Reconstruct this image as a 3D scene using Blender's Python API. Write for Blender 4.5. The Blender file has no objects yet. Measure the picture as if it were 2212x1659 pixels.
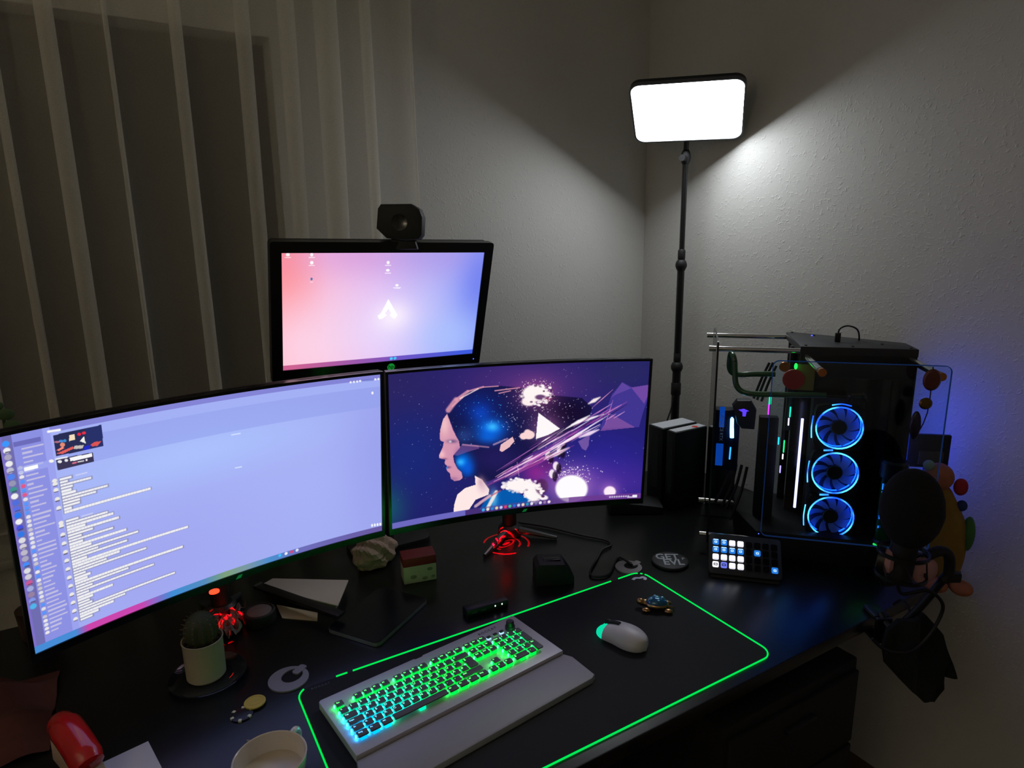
import bpy, bmesh, math, random
import numpy as np
from mathutils import Vector, Matrix, Euler

random.seed(7)
rng = np.random.default_rng(11)
SC = bpy.context.scene
COL = SC.collection
R = math.radians
PI = math.pi
ZD = 0.75            # height of the desk top above the floor

# ------------------------------------------------------------------ camera
cam = bpy.data.cameras.new('camera')
cam.sensor_fit = 'HORIZONTAL'
cam.sensor_width = 36.0
cam.lens = 36.0 * 1406.8 / 2212.0
cam.clip_start = 0.02
co = bpy.data.objects.new('camera', cam)
COL.objects.link(co)
rt = Vector((0.85869, -0.51234, -0.01266)); dn = Vector((-0.12028, -0.17746, -0.97675)); fw = Vector((0.49818, 0.84025, -0.21401))
co.matrix_world = Matrix(((rt.x, -dn.x, -fw.x, -1.1037), (rt.y, -dn.y, -fw.y, -1.2003), (rt.z, -dn.z, -fw.z, 0.8708 + ZD), (0, 0, 0, 1)))
SC.camera = co

# ------------------------------------------------------------------ world, exposure
wd = bpy.data.worlds.new('night'); SC.world = wd; wd.use_nodes = True
bg = wd.node_tree.nodes['Background']
bg.inputs[0].default_value = (0.010, 0.012, 0.018, 1); bg.inputs[1].default_value = 0.3
SC.view_settings.view_transform = 'Standard'
SC.view_settings.look = 'None'
SC.view_settings.gamma = 1.0
SC.view_settings.use_curve_mapping = False
SC.view_settings.exposure = 0.0
LAMP_STRENGTH = 15.0

# ------------------------------------------------------------------ colour + materials
def lin(c):
    return tuple(((v / 255.0) / 12.92 if v / 255.0 <= 0.04045 else ((v / 255.0 + 0.055) / 1.055) ** 2.4) for v in c)

MATS = {}
def mat(name, rgb=(128, 128, 128), rough=0.5, metal=0.0, var=0.08, scale=40.0, bump=0.0, bscale=200.0, trans=0.0, spec=0.5, coat=0.0, sheen=0.0):
    if name in MATS: return MATS[name]
    m = bpy.data.materials.new(name); m.use_nodes = True
    nt = m.node_tree; b = nt.nodes['Principled BSDF']
    base = lin(rgb)
    if var > 0:
        tc = nt.nodes.new('ShaderNodeTexCoord')
        no = nt.nodes.new('ShaderNodeTexNoise'); no.inputs['Scale'].default_value = scale; no.inputs['Detail'].default_value = 4
        rp = nt.nodes.new('ShaderNodeMixRGB')
        rp.inputs[1].default_value = tuple(max(0, v * (1 - var)) for v in base) + (1,)
        rp.inputs[2].default_value = tuple(min(1, v * (1 + var)) for v in base) + (1,)
        nt.links.new(tc.outputs['Object'], no.inputs['Vector'])
        nt.links.new(no.outputs['Fac'], rp.inputs[0])
        nt.links.new(rp.outputs[0], b.inputs['Base Color'])
    else:
        b.inputs['Base Color'].default_value = base + (1,)
    b.inputs['Roughness'].default_value = rough
    b.inputs['Metallic'].default_value = metal
    b.inputs['Specular IOR Level'].default_value = spec
    b.inputs['Transmission Weight'].default_value = trans
    b.inputs['Coat Weight'].default_value = coat
    if sheen: b.inputs['Sheen Weight'].default_value = sheen
    if bump > 0:
        tc2 = nt.nodes.new('ShaderNodeTexCoord')
        n2 = nt.nodes.new('ShaderNodeTexNoise'); n2.inputs['Scale'].default_value = bscale; n2.inputs['Detail'].default_value = 3
        bp = nt.nodes.new('ShaderNodeBump'); bp.inputs['Strength'].default_value = bump; bp.inputs['Distance'].default_value = 0.002
        nt.links.new(tc2.outputs['Object'], n2.inputs['Vector'])
        nt.links.new(n2.outputs['Fac'], bp.inputs['Height'])
        nt.links.new(bp.outputs['Normal'], b.inputs['Normal'])
    MATS[name] = m
    return m

def emit(name, rgb, strength=1.0):
    if name in MATS: return MATS[name]
    m = bpy.data.materials.new(name); m.use_nodes = True
    nt = m.node_tree; nt.nodes.remove(nt.nodes['Principled BSDF'])
    e = nt.nodes.new('ShaderNodeEmission'); e.inputs[0].default_value = lin(rgb) + (1,); e.inputs[1].default_value = strength
    nt.links.new(e.outputs[0], nt.nodes['Material Output'].inputs[0])
    MATS[name] = m
    return m

def emit_object(name, strength=1.0, white=0.0):
    """glows in the colour that each LED object carries"""
    m = bpy.data.materials.new(name); m.use_nodes = True
    nt = m.node_tree; nt.nodes.remove(nt.nodes['Principled BSDF'])
    oi = nt.nodes.new('ShaderNodeObjectInfo')
    mx = nt.nodes.new('ShaderNodeMixRGB'); mx.inputs[0].default_value = white; mx.inputs[2].default_value = (1, 1, 1, 1)
    e = nt.nodes.new('ShaderNodeEmission'); e.inputs[1].default_value = strength
    nt.links.new(oi.outputs['Color'], mx.inputs[1]); nt.links.new(mx.outputs[0], e.inputs[0])
    nt.links.new(e.outputs[0], nt.nodes['Material Output'].inputs[0])
    return m

def emit_attr(name, strength=1.0):
    m = bpy.data.materials.new(name); m.use_nodes = True
    nt = m.node_tree; nt.nodes.remove(nt.nodes['Principled BSDF'])
    a = nt.nodes.new('ShaderNodeAttribute'); a.attribute_name = 'picture'
    e = nt.nodes.new('ShaderNodeEmission'); e.inputs[1].default_value = strength
    nt.links.new(a.outputs['Color'], e.inputs[0]); nt.links.new(e.outputs[0], nt.nodes['Material Output'].inputs[0])
    return m

def thin_glass(name, tint=(235, 245, 250), refl=0.06, rough=0.02, alpha=0.0, dif=(40, 60, 70)):
    m = bpy.data.materials.new(name); m.use_nodes = True
    nt = m.node_tree; nt.nodes.remove(nt.nodes['Principled BSDF'])
    tr = nt.nodes.new('ShaderNodeBsdfTransparent'); tr.inputs[0].default_value = lin(tint) + (1,)
    gl = nt.nodes.new('ShaderNodeBsdfGlossy'); gl.inputs['Roughness'].default_value = rough
    fr = nt.nodes.new('ShaderNodeFresnel'); fr.inputs[0].default_value = 1.45
    mx = nt.nodes.new('ShaderNodeMixShader')
    nt.links.new(fr.outputs[0], mx.inputs[0]); nt.links.new(tr.outputs[0], mx.inputs[1]); nt.links.new(gl.outputs[0], mx.inputs[2])
    out = mx.outputs[0]
    if alpha > 0:
        df = nt.nodes.new('ShaderNodeBsdfDiffuse'); df.inputs[0].default_value = lin(dif) + (1,)
        m2 = nt.nodes.new('ShaderNodeMixShader'); m2.inputs[0].default_value = alpha
        nt.links.new(out, m2.inputs[1]); nt.links.new(df.outputs[0], m2.inputs[2]); out = m2.outputs[0]
    nt.links.new(out, nt.nodes['Material Output'].inputs[0])
    return m

# ------------------------------------------------------------------ mesh helpers
def bm_new(): return bmesh.new()

def bx(bm, c, s, bev=0.0, rz=0.0, M=None, seg=2):
    """a box of size s about c, optionally bevelled / turned"""
    t = bmesh.new()
    bmesh.ops.create_cube(t, size=1.0)
    for v in t.verts: v.co = Vector((v.co.x * s[0], v.co.y * s[1], v.co.z * s[2]))
    if bev > 0:
        bmesh.ops.bevel(t, geom=list(t.edges), offset=bev, segments=seg, affect='EDGES', profile=0.5)
    T = Matrix.Translation(Vector(c)) @ Matrix.Rotation(rz, 4, 'Z')
    if M is not None: T = M @ T
    t.transform(T)
    join(bm, t)
    return bm

def join(bm, t):
    me = bpy.data.meshes.new('tmp'); t.to_mesh(me); t.free(); bm.from_mesh(me); bpy.data.meshes.remove(me)

def lathe(bm, prof, seg=24, c=(0, 0, 0), M=None):
    """profile [(r, z)] turned about z"""
    t = bmesh.new(); rings = []
    for r, z in prof:
        if r <= 1e-6: rings.append([t.verts.new((0, 0, z))])
        else: rings.append([t.verts.new((r * math.cos(2 * PI * k / seg), r * math.sin(2 * PI * k / seg), z)) for k in range(seg)])
    for a, b in zip(rings, rings[1:]):
        if len(a) == 1 and len(b) == 1: continue
        for k in range(seg):
            k2 = (k + 1) % seg
            if len(a) == 1: t.faces.new((a[0], b[k2], b[k]))
            elif len(b) == 1: t.faces.new((a[k], a[k2], b[0]))
            else: t.faces.new((a[k], a[k2], b[k2], b[k]))
    bmesh.ops.recalc_face_normals(t, faces=list(t.faces))
    T = Matrix.Translation(Vector(c))
    if M is not None: T = M @ T
    t.transform(T); join(bm, t); return bm

def spline(pts, n=8):
    P = [Vector(p) for p in pts]
    if len(P) < 3: return P
    out = []
    for i in range(len(P) - 1):
        p0 = P[max(i - 1, 0)]; p1 = P[i]; p2 = P[i + 1]; p3 = P[min(i + 2, len(P) - 1)]
        for k in range(n):
            t = k / n
            out.append(0.5 * ((2 * p1) + (-p0 + p2) * t + (2 * p0 - 5 * p1 + 4 * p2 - p3) * t * t + (-p0 + 3 * p1 - 3 * p2 + p3) * t ** 3))
    out.append(P[-1]); return out

def tube(bm, pts, r, seg=10, smooth=0, cap=True, radii=None):
    P = spline(pts, smooth) if smooth else [Vector(p) for p in pts]
    t = bmesh.new(); rings = []
    up = None
    for i, p in enumerate(P):
        d = (P[min(i + 1, len(P) - 1)] - P[max(i - 1, 0)]).normalized()
        if up is None:
            up = Vector((0, 0, 1)) if abs(d.z) < 0.9 else Vector((1, 0, 0))
        x = up.cross(d).normalized(); y = d.cross(x).normalized(); up = y
        rr = r if radii is None else radii[min(i, len(radii) - 1)]
        rings.append([t.verts.new(p + x * rr * math.cos(2 * PI * k / seg) + y * rr * math.sin(2 * PI * k / seg)) for k in range(seg)])
    for a, b in zip(rings, rings[1:]):
        for k in range(seg):
            t.faces.new((a[k], a[(k + 1) % seg], b[(k + 1) % seg], b[k]))
    if cap:
        t.faces.new(rings[0][::-1]); t.faces.new(rings[-1])
    bmesh.ops.recalc_face_normals(t, faces=list(t.faces))
    join(bm, t); return bm

def prism(bm, poly, z0, z1, M=None, bev=0.0):
    t = bmesh.new()
    a = [t.verts.new((x, y, z0)) for x, y in poly]; b = [t.verts.new((x, y, z1)) for x, y in poly]
    n = len(poly)
    t.faces.new(a[::-1]); top = t.faces.new(b)
    for k in range(n): t.faces.new((a[k], a[(k + 1) % n], b[(k + 1) % n], b[k]))
    bmesh.ops.recalc_face_normals(t, faces=list(t.faces))
    if bev > 0:
        bmesh.ops.bevel(t, geom=[e for e in t.edges if all(abs(v.co.z - z1) < 1e-7 for v in e.verts)], offset=bev, segments=2, affect='EDGES', profile=0.5)
    if M is not None: t.transform(M)
    join(bm, t); return bm

def ring_prism(bm, outer, inner, z0, z1, M=None):
    """flat frame: outer and inner loops with the same number of points"""
    t = bmesh.new(); n = len(outer)
    L = [[t.verts.new((x, y, z)) for x, y in loop] for loop, z in ((outer, z0), (outer, z1), (inner, z1), (inner, z0))]
    for a, b in zip(L, L[1:] + L[:1]):
        for k in range(n): t.faces.new((a[k], a[(k + 1) % n], b[(k + 1) % n], b[k]))
    bmesh.ops.recalc_face_normals(t, faces=list(t.faces))
    if M is not None: t.transform(M)
    join(bm, t); return bm

def rrect(w, h, r, seg=6, cx=0, cy=0):
    pts = []
    for (sx, sy, a0) in ((1, 1, 0), (-1, 1, 90), (-1, -1, 180), (1, -1, 270)):
        for k in range(seg + 1):
            a = R(a0 + 90 * k / seg)
            pts.append((cx + sx * (w / 2 - r) + r * math.cos(a), cy + sy * (h / 2 - r) + r * math.sin(a)))
    return pts

def ell(bm, c, s, seg=16, rings=10, M=None):
    t = bmesh.new(); bmesh.ops.create_uvsphere(t, u_segments=seg, v_segments=rings, radius=1.0)
    for v in t.verts: v.co = Vector((v.co.x * s[0], v.co.y * s[1], v.co.z * s[2]))
    T = Matrix.Translation(Vector(c))
    if M is not None: T = T @ M
    t.transform(T); join(bm, t); return bm

def to_mesh(name, bm, smooth=True, angle=35):
    me = bpy.data.meshes.new(name)
    bm.to_mesh(me); bm.free()
    if smooth:
        me.polygons.foreach_set('use_smooth', [True] * len(me.polygons))
        me.set_sharp_from_angle(angle=R(angle))
    return me

def obj(name, bm, m, parent=None, loc=(0, 0, 0), rot=(0, 0, 0), smooth=True, angle=35):
    me = to_mesh(name, bm, smooth, angle) if isinstance(bm, bmesh.types.BMesh) else bm
    o = bpy.data.objects.new(name, me); COL.objects.link(o)
    if m is not None and len(me.materials) == 0: me.materials.append(m)
    o.location = loc; o.rotation_euler = rot
    if parent is not None: o.parent = parent
    return o

def tag(o, label, cat, group=None):
    o['label'] = label; o['category'] = cat
    if group: o['group'] = group
    return o

def thing(name, label, cat, loc=(0, 0, 0), rz=0.0, group=None):
    o = bpy.data.objects.new(name, None); COL.objects.link(o)
    o.empty_display_size = 0.05
    o.location = loc; o.rotation_euler = (0, 0, rz)
    return tag(o, label, cat, group)

def struct(name, bm, m, parent=None, smooth=False):
    o = obj(name, bm, m, parent, smooth=smooth)
    if parent is None: o['kind'] = 'structure'
    return o

def text_bm(s, size=0.01, depth=0.0004, M=None, bm=None, align='CENTER', spacing=1.0, bold=0.0):
    cu = bpy.data.curves.new('txt', 'FONT'); cu.body = s; cu.size = size; cu.extrude = depth / 2
    cu.align_x = align; cu.align_y = 'CENTER'; cu.resolution_u = 2; cu.space_character = spacing; cu.offset = bold
    o = bpy.data.objects.new('txt', cu); COL.objects.link(o)
    bpy.context.view_layer.update()
    dg = bpy.context.evaluated_depsgraph_get()
    me = bpy.data.meshes.new_from_object(o.evaluated_get(dg))
    bpy.data.objects.remove(o); bpy.data.curves.remove(cu)
    t = bmesh.new(); t.from_mesh(me); bpy.data.meshes.remove(me)
    if M is not None: t.transform(M)
    if bm is None: return t
    join(bm, t); return bm

# upright: local x right, local z up, facing -y
UP = Matrix.Rotation(R(90), 4, 'X')

# ------------------------------------------------------------------ common materials
def wall_material():
    m = bpy.data.materials.new('woodchip wall paint'); m.use_nodes = True
    nt = m.node_tree; b = nt.nodes['Principled BSDF']
    tc = nt.nodes.new('ShaderNodeTexCoord')
    n1 = nt.nodes.new('ShaderNodeTexNoise'); n1.inputs['Scale'].default_value = 1.3; n1.inputs['Detail'].default_value = 3
    mx = nt.nodes.new('ShaderNodeMixRGB'); mx.inputs[1].default_value = lin((205, 203, 198)) + (1,); mx.inputs[2].default_value = lin((216, 215, 211)) + (1,)
    nt.links.new(tc.outputs['Object'], n1.inputs['Vector']); nt.links.new(n1.outputs['Fac'], mx.inputs[0]); nt.links.new(mx.outputs[0], b.inputs['Base Color'])
    b.inputs['Roughness'].default_value = 0.75
    b.inputs['Specular IOR Level'].default_value = 0.25
    n2 = nt.nodes.new('ShaderNodeTexNoise'); n2.inputs['Scale'].default_value = 105; n2.inputs['Detail'].default_value = 2; n2.inputs['Distortion'].default_value = 0.8
    r2 = nt.nodes.new('ShaderNodeValToRGB'); r2.color_ramp.elements[0].position = 0.56; r2.color_ramp.elements[1].position = 0.72
    n3 = nt.nodes.new('ShaderNodeTexNoise'); n3.inputs['Scale'].default_value = 260; n3.inputs['Detail'].default_value = 2
    ad = nt.nodes.new('ShaderNodeMath'); ad.operation = 'MULTIPLY_ADD'; ad.inputs[1].default_value = 0.10
    bp = nt.nodes.new('ShaderNodeBump'); bp.inputs['Strength'].default_value = 0.5; bp.inputs['Distance'].default_value = 0.0016
    for n in (n2, n3): nt.links.new(tc.outputs['Object'], n.inputs['Vector'])
    nt.links.new(n2.outputs['Fac'], r2.inputs[0])
    nt.links.new(n3.outputs['Fac'], ad.inputs[0]); nt.links.new(r2.outputs[0], ad.inputs[2])
    nt.links.new(ad.outputs[0], bp.inputs['Height']); nt.links.new(bp.outputs['Normal'], b.inputs['Normal'])
    return m

M_WALL = wall_material()
M_CEIL = mat('ceiling paint', (222, 220, 215), 0.85, var=0.03, scale=2)
M_FLOOR = mat('brown floor laminate', (92, 66, 46), 0.5, var=0.25, scale=9)
M_BLACK = mat('black satin plastic', (17, 17, 18), 0.38)
M_MATTE = mat('black matte plastic', (20, 20, 21), 0.6, bump=0.08, bscale=600)
M_GLOSS = mat('black gloss plastic', (9, 9, 10), 0.16)
M_DESK = mat('black desk laminate', (17, 18, 19), 0.30, var=0.15, scale=30, bump=0.05, bscale=400)
M_CHROME = mat('polished chrome', (205, 205, 205), 0.14, 1.0, var=0.03)
M_STEEL = mat('brushed silver metal', (165, 163, 165), 0.32, 1.0, var=0.06, scale=120)
M_DARKMETAL = mat('dark powder coated metal', (34, 35, 38), 0.5, 0.4, var=0.1)
M_RUBBER = mat('black cable rubber', (12, 12, 12), 0.55)
M_WHITE = mat('white satin plastic', (206, 203, 208), 0.4, var=0.02)
M_PAPER = mat('off white paper', (196, 190, 180), 0.85, var=0.04, scale=15)
M_RED = mat('red gloss plastic', (190, 22, 26), 0.18, var=0.05, coat=0.4)
M_GLASS = thin_glass('clear pc glass')

# ------------------------------------------------------------------ setting
XR, YB = 0.739, 0.845            # inner faces of the two walls that meet in the corner
XL, YF, HC = -3.3, -3.2, 2.50
b = bm_new(); bx(b, ((XL + XR) / 2, (YF + YB) / 2, -0.05), (XR - XL + 0.4, YB - YF + 0.4, 0.1)); struct('floor', b, M_FLOOR)
b = bm_new(); bx(b, ((XL + XR) / 2, (YF + YB) / 2, HC + 0.05), (XR - XL + 0.4, YB - YF + 0.4, 0.1)); struct('ceiling', b, M_CEIL)
b = bm_new(); bx(b, (XR + 0.1, (YF + YB) / 2, HC / 2), (0.2, YB - YF + 0.4, HC)); struct('wall_right', b, M_WALL)
b = bm_new(); bx(b, (XL - 0.1, (YF + YB) / 2, HC / 2), (0.2, YB - YF + 0.4, HC)); struct('wall_left', b, M_WALL)
b = bm_new(); bx(b, ((XL + XR) / 2, YF - 0.1, HC / 2), (XR - XL, 0.2, HC)); struct('wall_front', b, M_WALL)
# back wall with the window opening
WX0, WX1, WZ0, WZ1 = -2.25, -0.665, 0.86, 2.185
b = bm_new()
bx(b, ((XL + WX0) / 2, YB + 0.1, HC / 2), (WX0 - XL, 0.2, HC))
bx(b, ((WX1 + XR) / 2, YB + 0.1, HC / 2), (XR - WX1, 0.2, HC))
bx(b, ((WX0 + WX1) / 2, YB + 0.1, WZ0 / 2), (WX1 - WX0, 0.2, WZ0))
bx(b, ((WX0 + WX1) / 2, YB + 0.1, (WZ1 + HC) / 2), (WX1 - WX0, 0.2, HC - WZ1))
struct('wall_back', b, M_WALL)
M_FRAME = mat('dark brown window frame', (38, 26, 18), 0.5)
wb = bm_new()
bx(wb, ((WX0 + WX1) / 2, YB + 0.12, WZ0 + 0.03), (WX1 - WX0, 0.06, 0.06), 0.006)
bx(wb, ((WX0 + WX1) / 2, YB + 0.12, WZ1 - 0.03), (WX1 - WX0, 0.06, 0.06), 0.006)
win = struct('window_1', wb, M_FRAME)
for x in (WX0 + 0.03, -1.45, WX1 - 0.03):
    b = bm_new(); bx(b, (x, YB + 0.12, (WZ0 + WZ1) / 2), (0.06, 0.06, WZ1 - WZ0 - 0.12), 0.006); obj('window_frame', b, M_FRAME, win)
M_PANE = thin_glass('window glass', (120, 120, 120))
for x0, x1 in ((WX0 + 0.06, -1.48), (-1.42, WX1 - 0.06)):
    b = bm_new(); bx(b, ((x0 + x1) / 2, YB + 0.12, (WZ0 + WZ1) / 2), (x1 - x0, 0.008, WZ1 - WZ0 - 0.12)); obj('pane', b, M_PANE, win)
b = bm_new(); bx(b, ((WX0 + WX1) / 2, YB - 0.02, WZ0 - 0.012), (WX1 - WX0 + 0.1, 0.2, 0.024), 0.004); obj('window_sill', b, mat('pale sill stone', (150, 146, 138), 0.4), win)
# the rolled-down shutter outside the pane
b = bm_new()
z = WZ0
while z < WZ1 - 0.01:
    bx(b, ((WX0 + WX1) / 2, YB + 0.185, z + 0.022), (WX1 - WX0, 0.012, 0.043), 0.005); z += 0.045
obj('shutter', b, mat('brown shutter slats', (34, 25, 17), 0.7), win)

# unseen fill lamp, added to lift the shade on the upper walls
fill = thing('fill_lamp', 'added unseen fill lamp, an uplighter with a closed metal bowl', 'lamp', (-2.35, -1.35, 0), 0)
b = bm_new(); lathe(b, [(0, .03), (.13, .03), (.14, .02), (.14, 0), (0, 0)], 28); obj('base', b, M_DARKMETAL, fill)
b = bm_new(); tube(b, [(0, 0, .02), (0, 0, 1.72)], .012, 12); obj('pole', b, M_DARKMETAL, fill)
b = bm_new(); lathe(b, [(0, 1.70), (.05, 1.71), (.13, 1.76), (.17, 1.83), (.166, 1.83), (.126, 1.765), (.05, 1.72), (0, 1.712)], 32); obj('bowl', b, mat('white lamp bowl', (210, 208, 200), .5), fill)
b = bm_new(); ell(b, (0, 0, 1.812), (.09, .09, .05), 24, 14); obj('bulb', b, emit('warm fill light', (255, 236, 202), 100.0), fill)
# sheer curtain
def curtain():
    m = bpy.data.materials.new('sheer curtain voile'); m.use_nodes = True
    nt = m.node_tree; nt.nodes.remove(nt.nodes['Principled BSDF'])
    tr = nt.nodes.new('ShaderNodeBsdfTransparent')
    df = nt.nodes.new('ShaderNodeBsdfDiffuse'); tl = nt.nodes.new('ShaderNodeBsdfTranslucent')
    c = lin((240, 236, 224)) + (1,); df.inputs[0].default_value = c; tl.inputs[0].default_value = c
    tc = nt.nodes.new('ShaderNodeTexCoord'); wv = nt.nodes.new('ShaderNodeTexNoise'); wv.inputs['Scale'].default_value = 380
    mr = nt.nodes.new('ShaderNodeMapRange'); mr.inputs[3].default_value = 0.32; mr.inputs[4].default_value = 0.46
    nt.links.new(tc.outputs['Object'], wv.inputs['Vector']); nt.links.new(wv.outputs['Fac'], mr.inputs[0])
    m1 = nt.nodes.new('ShaderNodeMixShader'); m1.inputs[0].default_value = 0.35
    nt.links.new(df.outputs[0], m1.inputs[1]); nt.links.new(tl.outputs[0], m1.inputs[2])
    m2 = nt.nodes.new('ShaderNodeMixShader')
    nt.links.new(mr.outputs[0], m2.inputs[0]); nt.links.new(tr.outputs[0], m2.inputs[1]); nt.links.new(m1.outputs[0], m2.inputs[2])
    nt.links.new(m2.outputs[0], nt.nodes['Material Output'].inputs[0])
    x0, x1 = -1.85, -0.285
    NS, NZ = 520, 24
    k = 12.5
    b = bmesh.new(); rows = []
    for j in range(NZ + 1):
        tz = j / NZ
        z = 0.06 + (2.44 - 0.06) * tz
        row = []
        for i in range(NS + 1):
            s = i / NS
            amp = 0.55 + 0.45 * math.sin(2 * PI * (s * 3.1 + 0.2)) * math.cos(2 * PI * s * 1.7)
            ph = 2 * PI * k * s + 1.3 * math.sin(2 * PI * s * 2.3 + 0.8) + 0.35 * (1 - tz) * math.sin(9 * s)
            A = 0.046 * (0.45 + 0.8 * amp); B = 0.034 * (0.55 + 0.6 * amp)
            x = x0 + (x1 - x0) * s + A * math.sin(ph) + 0.012 * (1 - tz) * math.sin(5 * s + 1)
            y = 0.715 + B * math.cos(ph) + 0.008 * math.sin(3 * PI * tz + 12 * s)
            row.append(b.verts.new((x, y, z)))
        rows.append(row)
    for a, c in zip(rows, rows[1:]):
        for i in range(NS): b.faces.new((a[i], a[i + 1], c[i + 1], c[i]))
    o = obj('sheer_curtain', b, m, angle=180)
    tag(o, 'sheer pale curtain hanging in folds before the dark window', 'curtain')
    rod = bm_new(); tube(rod, [(-2.0, 0.715, 2.45), (-0.22, 0.715, 2.45)], 0.010, 12); obj('curtain_rod', rod, M_STEEL, o)
    return o
curtain()

# ------------------------------------------------------------------ desk
desk = thing('desk', 'large black desk under the monitors and computer', 'desk', (0, 0, 0))
DX0, DX1, DY0, DY1 = -1.75, 0.725, -0.447, 0.585
b = bm_new(); bx(b, ((DX0 + DX1) / 2, (DY0 + DY1) / 2, ZD - 0.016), (DX1 - DX0, DY1 - DY0, 0.032), 0.003); obj('table_top', b, M_DESK, desk)
for x, y in ((DX0 + 0.06, DY0 + 0.06), (DX1 - 0.05, 0.30), (DX0 + 0.06, DY1 - 0.06), (0.20, DY1 - 0.06)):
    b = bm_new(); bx(b, (x, y, (ZD - 0.032) / 2), (0.05, 0.05, ZD - 0.032), 0.004); obj('leg', b, M_DARKMETAL, desk)
b = bm_new(); bx(b, ((DX0 + DX1) / 2, DY1 - 0.03, ZD - 0.07), (DX1 - DX0 - 0.2, 0.02, 0.07), 0.003); obj('back_rail', b, M_DARKMETAL, desk)

cab = thing('drawer_cabinet', 'plain black drawer cabinet standing under the desk by the bare wall', 'cabinet', (0.06, -0.22, 0))
b = bm_new(); bx(b, (0, 0, 0.325), (0.46, 0.44, 0.65), 0.006); obj('body', b, mat('black cabinet board', (7, 7, 7), 0.75), cab)
for z in (0.12, 0.33, 0.53):
    b = bm_new(); bx(b, (0, -0.226, z), (0.44, 0.012, 0.19), 0.003); d = obj('drawer', b, mat('black drawer front', (8, 8, 8), 0.7), cab)
    b = bm_new(); bx(b, (0, -0.238, z + 0.05), (0.10, 0.014, 0.010), 0.003); obj('handle', b, M_DARKMETAL, d)

# ------------------------------------------------------------------ panel lamp on its pole
PX, PY = 0.648, 0.543
lamp = thing('panel_lamp', 'bright white rectangular panel lamp on a tall black pole in the corner', 'lamp', (PX, PY, ZD))
C0 = Vector((0.538, 0.436, 1.270)) - Vector((PX, PY, 0))
# orientation of the panel: yaw (toward the room) and 55 degrees of downward tilt
ya = R(20.4) + R(30.663) ; ti = R(55.2)
ya = R(20.4)
yw = R(30.663)
def w2l(v):     # vector measured along the view axis frame into the desk frame
    c, s = math.cos(yw), math.sin(yw)
    return Vector((v[0] * c + v[1] * s, -v[0] * s + v[1] * c, v[2]))
nrm = w2l((-math.sin(ya) * math.cos(ti), -math.cos(ya) * math.cos(ti), -math.sin(ti)))
hor = w2l((math.cos(ya), -math.sin(ya), 0))
upv = (-nrm).cross(hor) * -1
upv = hor.cross(nrm); upv = upv if upv.z > 0 else -upv
rl = -0.033
h2 = hor * math.cos(rl) + upv * math.sin(rl); u2 = upv * math.cos(rl) - hor * math.sin(rl)
ML = Matrix(((h2.x, u2.x, nrm.x, C0.x), (h2.y, u2.y, nrm.y, C0.y), (h2.z, u2.z, nrm.z, C0.z), (0, 0, 0, 1)))
b = bm_new(); prism(b, rrect(0.352, 0.254, 0.034, 8), -0.022, -0.0015, ML, 0.0); obj('housing', b, mat('dark grey lamp housing', (30, 31, 34), 0.45), lamp)
b = bm_new(); ring_prism(b, rrect(0.354, 0.256, 0.035, 8), rrect(0.344, 0.246, 0.030, 8), -0.010, 0.0012, ML); obj('bezel', b, mat('grey lamp bezel', (84, 86, 92), 0.5), lamp)
b = bm_new(); prism(b, rrect(0.343, 0.245, 0.030, 8), -0.0014, 0.0, ML); obj('diffuser', b, emit('white lamp light', (244, 250, 255), LAMP_STRENGTH), lamp)
b = bm_new(); bx(b, (0, -0.02, -0.040), (0.06, 0.06, 0.022), 0.004, M=ML); tube(b, [ML @ Vector((0, -0.02, -0.05)), ML @ Vector((0, -0.02, -0.06)), Vector((0, 0, 1.175))], 0.009, 12); obj('mount_bracket', b, M_MATTE, lamp)
b = bm_new(); ell(b, (0, 0, 1.150), (0.017, 0.017, 0.030)); obj('ball_head', b, M_MATTE, lamp)
b = bm_new(); tube(b, [(-0.012, -0.006, 1.145), (-0.034, -0.016, 1.145)], 0.011, 12); obj('tilt_knob', b, M_MATTE, lamp)
M_POLE = mat('black pole tube', (16, 17, 18), 0.32)
b = bm_new(); tube(b, [(0, 0, 0.785), (0, 0, 1.16)], 0.0095, 16); obj('upper_tube', b, M_POLE, lamp)
b = bm_new(); tube(b, [(0, 0, 0.40), (0, 0, 0.785)], 0.0130, 16); obj('middle_tube', b, M_POLE, lamp)
b = bm_new(); tube(b, [(0, 0, 0.018), (0, 0, 0.40)], 0.0155, 16); obj('lower_tube', b, M_POLE, lamp)
for z, r in ((0.780, 0.0205), (0.405, 0.022)):
    b = bm_new(); lathe(b, [(0.010, z + 0.055), (0.0135, z + 0.050), (0.0135, z + 0.022), (0.012, z + 0.018), (r * 0.8, z + 0.014), (r, z + 0.004), (r, z - 0.006), (r * 0.8, z - 0.016), (0.0135, z - 0.021)], 20); obj('collar', b, M_MATTE, lamp)
b = bm_new(); lathe(b, [(0.0158, 0.345), (0.0185, 0.340), (0.0185, 0.300), (0.0158, 0.295)], 20); obj('sleeve', b, M_MATTE, lamp)
b = bm_new(); bx(b, (0, 0, 0.010), (0.06, 0.055, 0.020), 0.003); bx(b, (0, 0.045, -0.045), (0.05, 0.012, 0.13), 0.002); bx(b, (0, 0.02, -0.10), (0.05, 0.06, 0.012), 0.002); obj('desk_clamp', b, M_DARKMETAL, lamp)
b = bm_new(); tube(b, [(-0.016, -0.008, 0.30), (-0.03, -0.01, 0.25), (-0.055, -0.015, 0.20), (-0.066, -0.018, 0.14), (-0.075, -0.02, 0.06), (-0.07, -0.03, 0.006)], 0.0028, 8, 6); obj('power_cable', b, M_RUBBER, lamp)

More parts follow.
